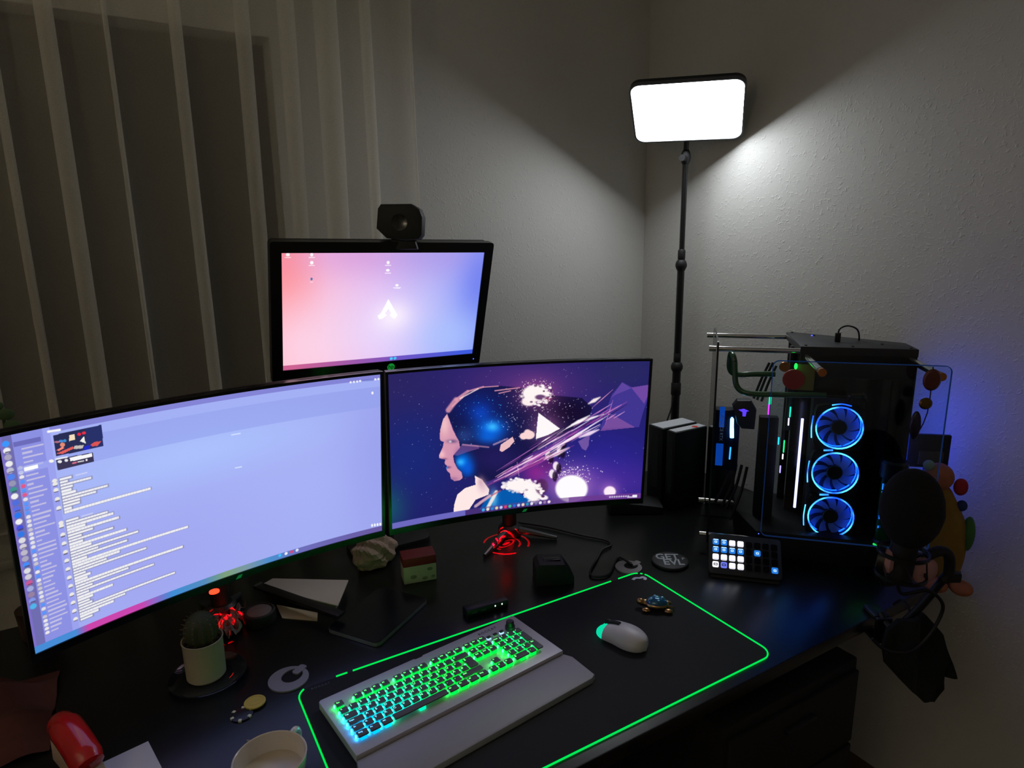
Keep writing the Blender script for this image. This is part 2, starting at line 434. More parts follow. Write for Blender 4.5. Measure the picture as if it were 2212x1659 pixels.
# ------------------------------------------------------------------ pictures on the screens
EXPS = [(i, j) for i in range(5) for j in range(5) if i + j <= 4]
class Canvas:
    """flat print: colours (sRGB 0..255) over a grid of picture points"""
    def __init__(s, nx, ny, coef, k, o):
        S, T = np.meshgrid(np.linspace(0, 1, nx), np.linspace(0, 1, ny))
        s.S, s.T = S, T
        X = sum(c * S ** i * T ** j for c, (i, j) in zip(coef[0], EXPS)); Y = sum(c * S ** i * T ** j for c, (i, j) in zip(coef[1], EXPS))
        s.X, s.Y = (X - o[0]) * k, (Y - o[1]) * k      # drawing units
        s.C = np.zeros((ny, nx, 3)); s.nx, s.ny = nx, ny
        s.px = k
    def put(s, mask, col, a=1.0):
        m = (np.clip(mask, 0, 1) * a)[..., None]
        s.C = s.C * (1 - m) + np.array(col, float) * m
    def add(s, mask, col, a=1.0):
        s.C = s.C + (np.clip(mask, 0, 1) * a)[..., None] * np.array(col, float)
    def gauss(s, c, r, col, a=1.0, add=False):
        g = np.exp(-(((s.X - c[0]) / r[0]) ** 2 + ((s.Y - c[1]) / r[1]) ** 2))
        (s.add if add else s.put)(g, col, a)
    def disc(s, c, r, col, a=1.0, soft=1.5):
        d = np.sqrt(((s.X - c[0]) / r[0]) ** 2 + ((s.Y - c[1]) / r[1]) ** 2)
        s.put((1 - d) * min(r) / soft + 0.5, col, a)
    def poly(s, pts, col, a=1.0):
        s.put(s.inside(pts), col, a)
    def inside(s, pts):
        m = np.zeros(s.X.shape, bool); n = len(pts)
        for i in range(n):
            x1, y1 = pts[i]; x2, y2 = pts[(i + 1) % n]
            if y1 == y2: continue
            c = ((y1 > s.Y) != (y2 > s.Y)) & (s.X < (x2 - x1) * (s.Y - y1) / (y2 - y1) + x1)
            m ^= c
        return m.astype(float)
    def line(s, p, q, w, col, a=1.0, fade=0.0):
        dx, dy = q[0] - p[0], q[1] - p[1]; L2 = dx * dx + dy * dy + 1e-9
        t = np.clip(((s.X - p[0]) * dx + (s.Y - p[1]) * dy) / L2, 0, 1)
        d = np.hypot(s.X - p[0] - t * dx, s.Y - p[1] - t * dy)
        ww = w * (1 - fade * np.abs(2 * t - 1))
        s.put((ww / 2 - d) / (0.35 * w) + 0.5, col, a)
    def rect_st(s, s0, s1, t0, t1, col, a=1.0):
        s.put(((s.S >= s0) & (s.S <= s1) & (s.T >= t0) & (s.T <= t1)).astype(float), col, a)
    def disc_st(s, c, r, col, a=1.0, asp=1.78):
        d = np.hypot((s.S - c[0]) * asp, s.T - c[1]) / r
        s.put((1 - d) * 4 + 0.5, col, a)

def screen_mesh(cv, w, h, Rc, gain=1.0):
    """grid in local x (right), y (depth), z (up) about the screen's centre"""
    nx, ny = cv.nx, cv.ny
    a = (cv.S - 0.5) * w
    if Rc: x = Rc * np.sin(a / Rc); y = -Rc * (1 - np.cos(a / Rc))
    else: x = a; y = np.zeros_like(a)
    z = (0.5 - cv.T) * h
    V = np.stack([x, y, z], -1).reshape(-1, 3)
    idx = np.arange(nx * ny).reshape(ny, nx)
    F = np.stack([idx[1:, :-1], idx[1:, 1:], idx[:-1, 1:], idx[:-1, :-1]], -1).reshape(-1, 4)
    me = bpy.data.meshes.new('screen')
    me.vertices.add(len(V)); me.vertices.foreach_set('co', V.ravel())
    me.loops.add(F.size); me.loops.foreach_set('vertex_index', F.ravel().astype(np.int32))
    me.polygons.add(len(F)); me.polygons.foreach_set('loop_start', np.arange(0, F.size, 4, dtype=np.int32))
    me.update(calc_edges=True)
    c = np.clip(cv.C / 255.0, 0, 1.6)
    c = np.where(c <= 0.04045, c / 12.92, ((c + 0.055) / 1.055) ** 2.4) * gain
    at = me.color_attributes.new('picture', 'FLOAT_COLOR', 'POINT')
    at.data.foreach_set('color', np.concatenate([c.reshape(-1, 3), np.ones((len(V), 1))], 1).astype(np.float32).ravel())
    return me
M_SCREEN = emit_attr('lit screen picture', 1.0)

def picture_main():
    K = 3.568
    cv = Canvas(620, 350, [[838.27, 9.29, -0.52, 0.02, 0.0, 620.04, -38.16, 2.05, -0.08, -92.65, 12.11, -0.44, 43.56, -4.43, -5.17], [808.68, 354.14, -20.85, 1.15, -0.05, -58.95, -73.61, 7.83, -0.34, 38.5, 35.83, -3.14, -11.74, -4.68, 3.31]], K, (820, 760))
    cv.C[:] = (33, 31, 104)
    g = cv.gauss
    g((100, 300), (380, 350), (44, 36, 96)); g((250, 800), (300, 350), (26, 40, 118)); g((60, 1200), (140, 170), (24, 84, 104), .9)
    g((1150, 250), (520, 220), (84, 48, 122), .9); g((1750, 900), (420, 330), (42, 36, 148), .9); g((1950, 1000), (300, 160), (66, 40, 150), .6)
    g((1900, 150), (300, 140), (42, 42, 96), .8); g((1500, 1010), (380, 150), (120, 60, 170), .5)
    for _ in range(260):     # stars
        x, y = rng.uniform(80, 2080), rng.uniform(90, 1200); r = rng.uniform(1.6, 3.4)
        cv.disc((x, y), (r, r), (190, 190, 235), rng.uniform(.2, .7))
    # planes on the far side
    cv.poly([(1700, 590), (1790, 330), (1870, 235), (1950, 275), (2085, 255), (2085, 310), (2030, 470), (2000, 580), (1850, 585)], (74, 60, 156), .75)
    cv.poly([(1940, 275), (2085, 252), (2085, 300), (2040, 400)], (122, 76, 166), .8)
    cv.poly([(1700, 610), (1790, 480), (1970, 582)], (136, 84, 160), .75)
    cv.poly([(1780, 360), (1870, 235), (1940, 280), (1820, 330)], (112, 78, 170), .6)
    # skull
    head = [(520, 475), (560, 390), (660, 310), (790, 270), (930, 262), (1090, 275), (1280, 330), (1560, 355), (1640, 430), (1610, 520), (1420, 640), (1150, 800), (950, 960), (800, 1010), (700, 960), (640, 975), (600, 900), (575, 800), (620, 720), (600, 660), (560, 560)]
    cv.poly(head, (20, 20, 66), .95)
    hm = cv.inside(head)
    def gin(c, r, col, a):
        q = np.exp(-(((cv.X - c[0]) / r[0]) ** 2 + ((cv.Y - c[1]) / r[1]) ** 2)) * hm; cv.put(q, col, a)
    gin((1440, 470), (200, 130), (22, 10, 40), .9); gin((760, 420), (200, 150), (16, 36, 120), .8); gin((780, 470), (80, 70), (14, 74, 205), .7)
    gin((860, 590), (115, 75), (10, 110, 245), .95); gin((870, 580), (45, 35), (60, 190, 255), .95); gin((840, 660), (90, 50), (10, 110, 240), .8)
    gin((900, 820), (180, 110), (40, 30, 100), .7); gin((650, 650), (70, 60), (50, 90, 170), .5)
    gin((640, 850), (60, 70), (0, 125, 250), .95); gin((680, 900), (50, 70), (10, 90, 220), .9); gin((625, 850), (30, 25), (60, 190, 255), .8)
    for _ in range(330):
        x, y = rng.normal(1120, 300), rng.normal(480, 130); r = rng.uniform(1.6, 4.2)
        if 560 < x < 1640 and 280 < y < 760: cv.disc((x, y), (r, r), (210, 205, 245) if x > 950 else (70, 170, 255), rng.uniform(.3, 1))
    # skull rim
    for p, q, w in (((530, 450), (590, 370), 40), ((590, 370), (680, 305), 22), ((680, 305), (800, 270), 13), ((800, 272), (915, 264), 8), ((890, 300), (1080, 276), 9), ((560, 420), (640, 350), 14), ((920, 320), (1010, 300), 8)):
        cv.line(p, q, w, (226, 156, 176), .85)
    cv.line((620, 360), (760, 285), 9, (255, 225, 220), .8)
    # face
    face = [(520, 478), (490, 520), (468, 600), (463, 660), (470, 684), (495, 694), (488, 735), (458, 800), (462, 820), (488, 826), (505, 830), (503, 862), (520, 880), (512, 893), (520, 915), (532, 928), (545, 940), (548, 975), (575, 996), (615, 992), (640, 972), (632, 930), (600, 900), (575, 850), (566, 800), (620, 740), (612, 690), (590, 650), (565, 600), (545, 545)]
    cv.poly(face, (214, 150, 176))
    fm = cv.inside(face)
    def fin(c, r, col, a):
        q = np.exp(-(((cv.X - c[0]) / r[0]) ** 2 + ((cv.Y - c[1]) / r[1]) ** 2)) * fm; cv.put(q, col, a)
    fin((500, 560), (40, 90), (246, 200, 200), .8); fin((560, 690), (40, 14), (90, 70, 120), .8); fin((545, 692), (10, 8), (235, 235, 240), .9); fin((480, 790), (24, 30), (250, 196, 200), .8)
    fin((500, 826), (22, 8), (120, 70, 110), .7); fin((530, 890), (20, 9), (110, 60, 120), .8); fin((570, 980), (40, 18), (150, 100, 150), .6); fin((610, 800), (30, 60), (120, 80, 150), .6)
    fin((508, 893), (14, 12), (0, 140, 250), .9)
    cv.poly([(570, 795), (640, 710), (760, 720), (770, 745), (680, 770), (600, 800)], (140, 90, 160), .55)
    cv.line((640, 715), (840, 735), 12, (206, 150, 176), .6); cv.line((880, 715), (985, 670), 14, (220, 170, 200), .6)
    cv.poly([(925, 760), (935, 715), (1025, 655), (1040, 690), (1000, 735), (945, 772)], (246, 196, 200), .95)
    # neck and shoulder
    cv.poly([(735, 955), (790, 985), (845, 1060), (840, 1100), (740, 1140), (690, 1215), (570, 1245), (575, 1180), (600, 1100), (660, 1050), (740, 1025)], (255, 232, 230))
    g((800, 1040), (40, 50), (210, 170, 190), .5); g((780, 1000), (26, 40), (196, 150, 170), .6)
    cv.poly([(770, 1215), (840, 1110), (900, 1075), (1000, 1062), (1090, 1100), (1190, 1160), (1050, 1185), (820, 1215)], (4, 92, 176), .95)
    g((880, 1130), (30, 70), (120, 210, 255), .7); cv.line((835, 1200), (900, 1080), 26, (250, 235, 225), .9); cv.line((770, 1160), (930, 1070), 12, (200, 60, 90), .6)
    cv.line((740, 1190), (850, 1110), 22, (230, 190, 200), .8)
    # purple throat and white splash
    g((1210, 930), (110, 90), (140, 36, 140), .9); g((1300, 860), (60, 60), (96, 26, 110), .7)
    cv.disc((1080, 1030), (120, 46), (255, 245, 245), 1, 18); cv.disc((1180, 1085), (62, 62), (255, 250, 248), 1, 14); cv.disc((1250, 1040), (50, 60), (60, 20, 60), .7, 14); cv.disc((1265, 1125), (34, 20), (255, 250, 250), 1, 8)
    g((1480, 1040), (170, 140), (214, 150, 220), .7); cv.disc((1480, 1055), (124, 105), (255, 252, 255), 1, 16)
    for _ in range(140):
        a, d = rng.uniform(-2.6, -0.3), abs(rng.normal(0, 60)); r = rng.uniform(2, 5)
        cv.disc((1470 + (125 + d) * math.cos(a), 1050 + (105 + d) * math.sin(a)), (r, r), (255, 245, 255), rng.uniform(.4, 1))
    for p in ((1360, 880), (1390, 760), (1330, 940), (1300, 800)):
        cv.disc(p, (24, 34), (250, 235, 245), .95, 8); cv.disc((p[0] + 22, p[1] + 20), (20, 40), (26, 10, 36), .8, 8)
    cv.line((1380, 800), (1430, 720), 26, (18, 8, 30), .8)
    g((1770, 1075), (70, 70), (200, 130, 210), .6); cv.disc((1775, 1078), (46, 42), (255, 236, 250), 1, 12)
    # sun flare at the crown
    g((1210, 330), (150, 110), (200, 90, 150), .6); cv.disc((1200, 320), (98, 62), (255, 246, 244), 1, 14); cv.disc((1150, 385), (56, 32), (255, 240, 240), 1, 12); cv.disc((1240, 350), (40, 20), (80, 36, 90), .85, 10); cv.disc((1300, 365), (30, 14), (150, 60, 110), .7, 8)
    for _ in range(120):
        a = rng.uniform(-PI, PI); d = abs(rng.normal(0, 30)); r = rng.uniform(2, 4)
        cv.disc((1205 + (100 + d) * math.cos(a), 325 + (70 + d) * math.sin(a)), (r, r), (255, 235, 235), rng.uniform(.4, 1))
    g((1280, 590), (120, 110), (220, 130, 190), .5); cv.poly([(1225, 470), (1390, 592), (1300, 640), (1205, 672), (1212, 590)], (255, 248, 250))
    for p, r in (((1150, 640), (46, 34)), ((1110, 650), (30, 26)), ((1140, 612), (22, 14))): cv.disc(p, r, (250, 214, 214), 1, 8)
    # streaks
    for p, q, w, c, a in (((850, 1010), (1560, 600), 50, (150, 70, 170), .5), ((830, 1030), (1400, 760), 26, (180, 70, 150), .6), ((950, 940), (1700, 560), 18, (255, 225, 245), .9), ((1000, 900), (1560, 640), 10, (250, 200, 240), .8), ((880, 1000), (1300, 800), 10, (255, 210, 230), .8), ((900, 920), (1330, 650), 7, (200, 120, 200), .8), ((1250, 800), (1780, 480), 14, (255, 240, 250), .9), ((1440, 590), (1620, 490), 26, (255, 248, 250), .95), ((1480, 560), (1730, 480), 22, (255, 250, 252), .9), ((1540, 660), (1690, 600), 32, (255, 230, 250), .9), ((1610, 400), (1700, 350), 30, (255, 240, 235), .95), ((1640, 430), (1800, 290), 8, (230, 150, 190), .8), ((1600, 520), (1790, 400), 8, (240, 190, 230), .8), ((1740, 560), (1800, 370), 7, (220, 130, 200), .8), ((1270, 830), (1460, 740), 34, (255, 240, 245), .9), ((1060, 880), (1180, 800), 20, (255, 240, 245), .9), ((1060, 850), (1075, 960), 6, (250, 200, 230), .8), ((1100, 920), (1500, 720), 8, (190, 80, 170), .8)):
        cv.line(p, q, w, c, a, .75)
    for _ in range(90):
        u_ = rng.uniform(0, 1); off = rng.normal(0, 34); L_ = rng.uniform(40, 240)
        x0, y0 = 880 + 900 * u_ + off * .5, 1000 - 560 * u_ + off * .86
        c = [(255, 240, 250), (240, 180, 225), (190, 90, 180), (120, 50, 140), (30, 12, 44)][int(rng.integers(0, 5))]
        cv.line((x0, y0), (x0 + L_ * .85, y0 - L_ * .52), rng.uniform(4, 10), c, rng.uniform(.4, .95), .6)
    for cx_, cy_, rx, ry in ((1080, 1030, 120, 46), (1180, 1085, 66, 62), (1215, 330, 100, 66)):
        for _ in range(70):
            a = rng.uniform(-PI, PI); d = 1 + rng.normal(0, .16); r = rng.uniform(5, 16)
            cv.disc((cx_ + rx * d * math.cos(a), cy_ + ry * d * math.sin(a)), (r, r * .7), (255, 246, 246) if rng.random() < .93 else (60, 24, 66), rng.uniform(.5, 1), 4)
    cv.poly([(1530, 690), (1620, 640), (1612, 720), (1590, 762), (1560, 745)], (150, 110, 180), .65)
    # task bar
    tb = (cv.T > .962).astype(float)
    cv.put(tb * (cv.S < .28), (112, 108, 196), .95); cv.put(tb * (cv.S >= .28), (100, 62, 130), .55); cv.put(tb * (cv.S >= .7), (110, 56, 146), .7)
    cols = [(60, 170, 235), (235, 220, 200), (40, 130, 210), (225, 205, 170), (190, 200, 245), (225, 60, 110), (70, 190, 150), (40, 110, 215), (180, 200, 235), (235, 210, 190), (40, 150, 190), (225, 225, 235), (120, 110, 160), (225, 225, 240), (150, 120, 170), (240, 225, 235)]
    for k, c in enumerate(cols): cv.disc_st((.352 + .0178 * k, .981), .011, c)
    for k in range(9): cv.disc_st((.872 + .0095 * k, .981), .007, (220, 215, 235), .8)
    cv.rect_st(.965, .985, .972, .992, (240, 235, 245)); cv.rect_st(.945, .967, .984, .992, (210, 200, 225))
    return cv

def picture_top():
    K = 3.95
    cv = Canvas(440, 250, [[607.85, 3.71, -0.26, -0.0, 0.0, 515.78, -43.27, 3.27, -0.14, -90.56, 13.92, -1.02, 14.8, -2.26, -1.63], [546.32, 275.18, -22.85, 1.79, -0.1, -1.72, -48.18, 7.5, -0.6, 0.45, 7.77, -1.24, -0.23, -0.8, 0.07]], K, (560, 420))
    S = cv.S; T = cv.T
    stops = [(0, (255, 178, 192)), (.2, (246, 196, 228)), (.45, (228, 196, 246)), (.7, (190, 188, 250)), (1, (138, 160, 250))]
    xs = [q[0] for q in stops]
    for c in range(3): cv.C[..., c] = np.interp(S, xs, [q[1][c] for q in stops])
    def gst(c, r, col, a): cv.put(np.exp(-(((S - c[0]) / r[0]) ** 2 + ((T - c[1]) / r[1]) ** 2)), col, a)
    gst((0, 0), (.16, .5), (255, 136, 140), .9); gst((.35, 0), (.3, .22), (222, 160, 218), .8); gst((.75, 0), (.3, .25), (170, 150, 232), .7)
    gst((.1, .8), (.25, .4), (255, 214, 232), .8); gst((.5, .7), (.25, .3), (236, 220, 255), .7); gst((1, .3), (.12, .4), (108, 122, 238), .7); gst((.85, .8), (.2, .25), (170, 196, 255), .7)
    gst((.53, .57), (.09, .13), (255, 246, 255), .8)
    # white A-shaped emblem: two legs and a split, hollow middle
    cv.poly([(1103, 893), (1182, 1030), (1160, 1062), (1140, 1055), (1112, 1030), (1128, 1016), (1102, 978), (1076, 1016), (1092, 1030), (1050, 1062), (1025, 1066), (1010, 1036), (1040, 1012)], (255, 255, 255))
    for x, y, w, h in ((245, 515, 16, 14), (449, 515, 12, 16), (449, 583, 15, 15), (1101, 582, 13, 14), (1098, 648, 16, 11), (1176, 776, 14, 11)):
        cv.disc((x, y), (w, h), (255, 255, 255), .95, 3); cv.line((x - 24, y + 24), (x + 24, y + 24), 6, (255, 255, 255), .8)
    cv.line((1145, 796), (1208, 796), 5, (255, 255, 255), .8); cv.disc((447, 722), (9, 12), (50, 110, 170), .95, 3); cv.line((435, 748), (460, 748), 5, (255, 255, 255), .7)
    tb = (T > .957).astype(float)
    cv.put(tb, (206, 98, 146)); cv.put(tb * np.clip((S - .05) / .5, 0, 1), (124, 84, 190)); cv.put(tb * np.clip((S - .5) / .45, 0, 1), (62, 92, 224))
    cv.disc_st((.535, .979), .014, (70, 210, 250)); cv.disc_st((.555, .979), .014, (60, 200, 250))
    return cv

def picture_left():
    K = 2.552
    cv = Canvas(800, 440, [[-4.04, 88.4, -8.3, 0.61, -0.02, 1158.88, -153.84, 14.44, -0.65, -521.96, 101.56, -6.52, 241.67, -31.71, -53.4], [943.82, 514.52, -50.1, 4.19, -0.2, -248.11, -246.8, 40.72, -2.62, 177.92, 118.64, -15.25, -91.13, -25.31, 25.41]], K, (0, 780))
    S, T = cv.S, cv.T
    cv.C[:] = (164, 174, 242)
    def gst(c, r, col, a): cv.put(np.exp(-(((S - c[0]) / r[0]) ** 2 + ((T - c[1]) / r[1]) ** 2)), col, a)
    gst((.45, .28), (.35, .16), (172, 196, 255), .9); gst((.7, .6), (.3, .3), (170, 180, 248), .6); gst((.3, .8), (.3, .3), (160, 164, 240), .6); gst((1, .5), (.12, .7), (150, 156, 234), .6)
    # header band across the upper part of the window
    cv.put(((T > .03) & (T < .20) & (S > .12)).astype(float), (146, 160, 236), .55)
    cv.put(((T > .0) & (T < .028)).astype(float), (124, 122, 206), .8); cv.put(((T > .028) & (T < .075) & (S > .1)).astype(float), (172, 186, 250), .5)
    # side columns
    cv.put((S < .024).astype(float), (112, 108, 176)); cv.put((S < .006).astype(float), (128, 112, 206), .8)
    cv.put(((S >= .024) & (S < .084)).astype(float), (140, 144, 226)); cv.put(((S >= .084) & (S < .1)).astype(float), (156, 162, 238))
    cv.rect_st(.026, .08, .035, .055, (94, 92, 170), .7)
    ic = [(60, 150, 255), (235, 235, 240), (170, 165, 190), (235, 235, 235), (190, 190, 210), (80, 130, 240), (150, 150, 180), (60, 150, 140), (240, 240, 240), (80, 110, 220), (90, 110, 230), (40, 120, 240), (240, 240, 240), (70, 80, 220), (50, 120, 230), (220, 220, 225), (210, 205, 215), (190, 185, 200), (170, 165, 190), (70, 140, 250), (220, 220, 225), (210, 205, 215), (200, 90, 150), (160, 170, 220), (150, 130, 160), (130, 150, 230), (80, 180, 235)]
    for k, c in enumerate(ic):
        t = .035 + .74 * k / 26; cv.disc_st((.012, t), .0125, c)
        if k % 3 == 1: cv.rect_st(.008, .018, t + .004, t + .010, (70, 66, 90), .7)
    for k in range(44):
        t = .07 + .855 * k / 43
        w = .012 + .032 * rng.random()
        if k > 3:
            c = [(225, 222, 228), (90, 150, 250), (235, 232, 236), (200, 196, 206), (225, 225, 232)][int(rng.integers(0, 5))]
            if k in (8, 10): c = (225, 90, 140)
            cv.disc_st((.0315, t), .0085, c); cv.rect_st(.027, .036, t + .006, t + .009, (120, 116, 150), .5)
        cv.rect_st(.039, .039 + w, t - .0038, t + .0038, (206, 202, 226), .8)
    cv.rect_st(.026, .084, .145, .175, (166, 176, 246), .6); cv.rect_st(.038, .066, .152, .168, (255, 255, 255))
    # chat rows
    L = [.06, .02, .14, .05, .045, .07, .22, .15, .07, .08, .03, .44, 0, 0, .06, .20, .23, .08, .26, .12, .07, .22, .06, .29, .10, .34, .13, .28, .07, .62, .24, .16, .38, .05, .07, .06, .58, .27, .08, .40, .05, .18, .08, .06, .06, .52, .24, .18, .09, .06]
    for k, w in enumerate(L):
        t = .242 + .688 * k / (len(L) - 1)
        if w <= 0: continue
        w2 = max(.016, w * .46 + rng.uniform(-.004, .004)); s0 = .105; thick = .0050
        m = (np.abs(T - t) < thick) & (S > s0) & (S < s0 + w2)
        halo = (np.abs(T - t) < thick * 1.8) & (S > s0 - .003) & (S < s0 + w2 + .003)
        cv.put(halo.astype(float), (142, 142, 172), .7)
        cv.put(m.astype(float), (244, 244, 246), .95)
        if w2 > .06:
            gap = m & (np.sin((S - s0) * 900 + k * 3) < -.9); cv.put(gap.astype(float), (190, 192, 214), .6)
        if k % 3 == 0 or k in (1, 14): cv.disc_st((.094, t), .0095, (235, 233, 228)); cv.rect_st(.090, .098, t + .006, t + .011, (90, 86, 110), .8)
    for k in (0, 14): cv.rect_st(.138, .165, .238 + .688 * k / 49, .245 + .688 * k / 49, (206, 210, 245), .8)
    # embedded picture and reply card
    def card(a, b_, c, d): return [a, b_, c, d]
    cv.poly([(292, 408), (558, 350), (573, 468), (310, 524)], (42, 46, 84)); 
    cv.poly([(470, 372), (558, 350), (573, 468), (480, 488)], (40, 50, 110), .8)
    cv.poly([(380, 408), (412, 400), (416, 432), (384, 440)], (246, 224, 190)); cv.disc((437, 402), (11, 8), (235, 40, 70)); cv.disc((463, 395), (11, 8), (235, 50, 70))
    cv.poly([(466, 412), (472, 452), (440, 440)], (240, 240, 235)); cv.poly([(410, 466), (462, 462), (456, 480), (408, 484)], (196, 190, 186)); cv.poly([(468, 468), (500, 462), (490, 486), (456, 490)], (36, 44, 200))
    cv.poly([(500, 460), (520, 445), (560, 440), (540, 465), (510, 470)], (220, 84, 84)); cv.poly([(312, 490), (345, 470), (355, 478), (325, 495)], (250, 140, 120)); cv.poly([(308, 510), (400, 470), (410, 480), (345, 510)], (225, 96, 90)); cv.disc((345, 460), (14, 12), (246, 150, 120), .9); cv.disc((338, 440), (14, 7), (70, 150, 230), .9); cv.disc((358, 438), (9, 8), (60, 150, 220), .9); cv.disc((315, 445), (16, 5), (225, 130, 140), .8)
    cv.poly([(310, 540), (512, 502), (518, 552), (320, 602)], (58, 54, 84)); cv.poly([(384, 532), (508, 506), (510, 526), (388, 552)], (248, 248, 250)); cv.disc((330, 553), (12, 8), (236, 236, 240)); cv.disc((366, 546), (10, 8), (236, 236, 240)); cv.line((402, 562), (420, 558), 8, (235, 120, 150)); cv.line((430, 555), (462, 549), 6, (225, 225, 230)); cv.disc((478, 544), (6, 6), (240, 240, 240)); cv.line((308, 540), (370, 528), 8, (246, 246, 250))
    cv.disc((284, 550), (14, 9), (245, 245, 240)); cv.line((266, 388), (330, 378), 13, (250, 250, 250))
    cv.line((1278, 406), (1325, 398), 6, (214, 226, 255)); cv.line((1298, 588), (1332, 582), 6, (214, 226, 255))
    for x, y in ((1934, 116), (1952, 114), (1970, 112), (1986, 109), (2070, 100), (2087, 98)): cv.disc((x, y), (6, 6), (240, 240, 250), 1, 2)
    cv.line((2000, 106), (2058, 102), 10, (110, 118, 200), .7); cv.disc((2054, 175), (6, 8), (245, 245, 250), 1, 2)
    for x in (2052, 2067, 2082, 2097): cv.disc((x, 905 - (x - 2052) * .15), (5, 8), (250, 250, 252), 1, 2)
    # strip of wallpaper below the window
    st = ((T > .966)).astype(float)
    xs = [0, .09, .12, .25, .28, .33, .42, .48, .55, .62, .72, 1]
    cs = [(70, 140, 214), (70, 140, 214), (206, 70, 170), (200, 70, 176), (150, 100, 196), (64, 142, 214), (84, 140, 190), (124, 160, 122), (120, 150, 170), (76, 140, 206), (110, 110, 186), (104, 88, 160)]
    col = np.stack([np.interp(S, xs, [c[k] for c in cs]) for k in range(3)], -1)
    cv.C = cv.C * (1 - st[..., None]) + col * st[..., None]
    for s, c in ((.648, (60, 190, 250)), (.668, (235, 235, 250)), (.686, (220, 70, 120)), (.704, (220, 225, 245))): cv.disc_st((s, .978), .009, c)
    return cv

def apply_tilt(bm_or_me, M):
    bm_or_me.transform(M)

def curve_panel(w, h, Rc, y0, y1, taper=0.0, nseg=28, zc=0.0):
    """closed slab bent round the vertical axis; y0 front, y1 back"""
    b = bmesh.new(); L = []
    for y, k in ((y0, 1.0), (y1, 1.0 - taper)):
        rows = []
        for j in (0, 1):
            z = zc + (j - .5) * h * k
            row = []
            for i in range(nseg + 1):
                a = (i / nseg - .5) * w * k
                x = Rc * math.sin(a / Rc) if Rc else a
                d = -Rc * (1 - math.cos(a / Rc)) if Rc else 0
                row.append(b.verts.new((x, d + y, z)))
            rows.append(row)
        L.append(rows)
    f, k = L
    for i in range(nseg):
        b.faces.new((f[0][i], f[0][i + 1], f[1][i + 1], f[1][i])); b.faces.new((k[0][i + 1], k[0][i], k[1][i], k[1][i + 1]))
        b.faces.new((f[1][i], f[1][i + 1], k[1][i + 1], k[1][i])); b.faces.new((k[0][i], k[0][i + 1], f[0][i + 1], f[0][i]))
    b.faces.new((f[0][0], f[1][0], k[1][0], k[0][0])); b.faces.new((f[1][-1], f[0][-1], k[0][-1], k[1][-1]))
    bmesh.ops.recalc_face_normals(b, faces=list(b.faces))
    return b

def bar_on_curve(b, x0, x1, z0, z1, Rc, y0, y1, nseg=20):
    t = bmesh.new(); f = []
    for i in range(nseg + 1):
        a = x0 + (x1 - x0) * i / nseg
        x = Rc * math.sin(a / Rc) if Rc else a
        d = -Rc * (1 - math.cos(a / Rc)) if Rc else 0
        f.append([t.verts.new((x, d + y, z)) for y, z in ((y0, z0), (y0, z1), (y1, z1), (y1, z0))])
    for p, q in zip(f, f[1:]):
        for k in range(4): t.faces.new((p[k], q[k], q[(k + 1) % 4], p[(k + 1) % 4]))
    t.faces.new(f[0]); t.faces.new(f[-1][::-1])
    bmesh.ops.recalc_face_normals(t, faces=list(t.faces)); join(b, t)

def head_matrix(z, tilt, roll):
    return Matrix.Translation((0, 0, z)) @ Matrix.Rotation(-tilt, 4, 'X') @ Matrix.Rotation(roll, 4, 'Y')

M_BEZ = mat('black monitor bezel', (12, 12, 14), 0.22, var=0.05)
M_BACK = mat('dark grey monitor back', (26, 26, 28), 0.5)
def curved_monitor(root, z, tilt, roll, cv, legs_to):
    M = head_matrix(z, tilt, roll)
    w, h, Rc = 0.698, 0.3925, 1.8
    me = screen_mesh(cv, w, h, Rc); me.transform(M); obj('screen', me, M_SCREEN, root)
    b = bm_new(); e = .0065; c = .015
    bar_on_curve(b, -w / 2 - e, w / 2 + e, h / 2, h / 2 + e, Rc, -.003, .014)
    bar_on_curve(b, -w / 2 - e, w / 2 + e, -h / 2 - c, -h / 2, Rc, -.003, .014)
    bar_on_curve(b, -w / 2 - e, -w / 2, -h / 2, h / 2, Rc, -.003, .014, 3)
    bar_on_curve(b, w / 2, w / 2 + e, -h / 2, h / 2, Rc, -.003, .014, 3)
    b.transform(M); obj('bezel', b, M_BEZ, root, angle=30)
    b = curve_panel(w + 2 * e, h + e + c, Rc, .002, .020, 0, zc=-(c - e) / 2); join(b, curve_panel(w * .9, h * .9, Rc, .020, .050, .35, zc=-.004)); b.transform(M); obj('back_shell', b, M_BACK, root)
    # logo on the chin: slanted eye
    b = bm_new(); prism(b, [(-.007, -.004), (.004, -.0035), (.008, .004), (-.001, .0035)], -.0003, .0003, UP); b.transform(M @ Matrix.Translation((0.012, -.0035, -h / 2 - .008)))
    obj('logo', b, emit('green logo glow', (20, 130, 60), .5), root)  # unlit logo; its glow stands in for mirrored green key light
    # stand: column set back, hub on the desk, three legs
    b = bm_new(); bx(b, (.01, .075, z - .02), (.10, .06, .12), .01); tube(b, [(.015, .10, z - .02), (.022, .16, z - .09), (.028, .200, .12), (.030, .206, .014)], .02, 14, 5, radii=[.030] * 5 + [.026] * 6 + [.022] * 6); obj('stand_column', b, M_BACK, root)
    b = bm_new(); lathe(b, [(0, .034), (.026, .034), (.034, .026), (.036, .002), (0, 0)], 24, (.030, .206, 0)); obj('stand_base', b, M_BACK, root)
    for (ex, ey) in legs_to:
        b = bm_new(); h0 = Vector((.030, .206, .020)); e0 = Vector((ex, ey, .006)); d = (e0 - h0).normalized()
        tube(b, [h0 + d * .02, h0.lerp(e0, .6), e0], .01, 8, radii=[.012, .009, .0055]); obj('leg', b, mat('grey metal stand leg', (70, 73, 78), .35, .5), root)

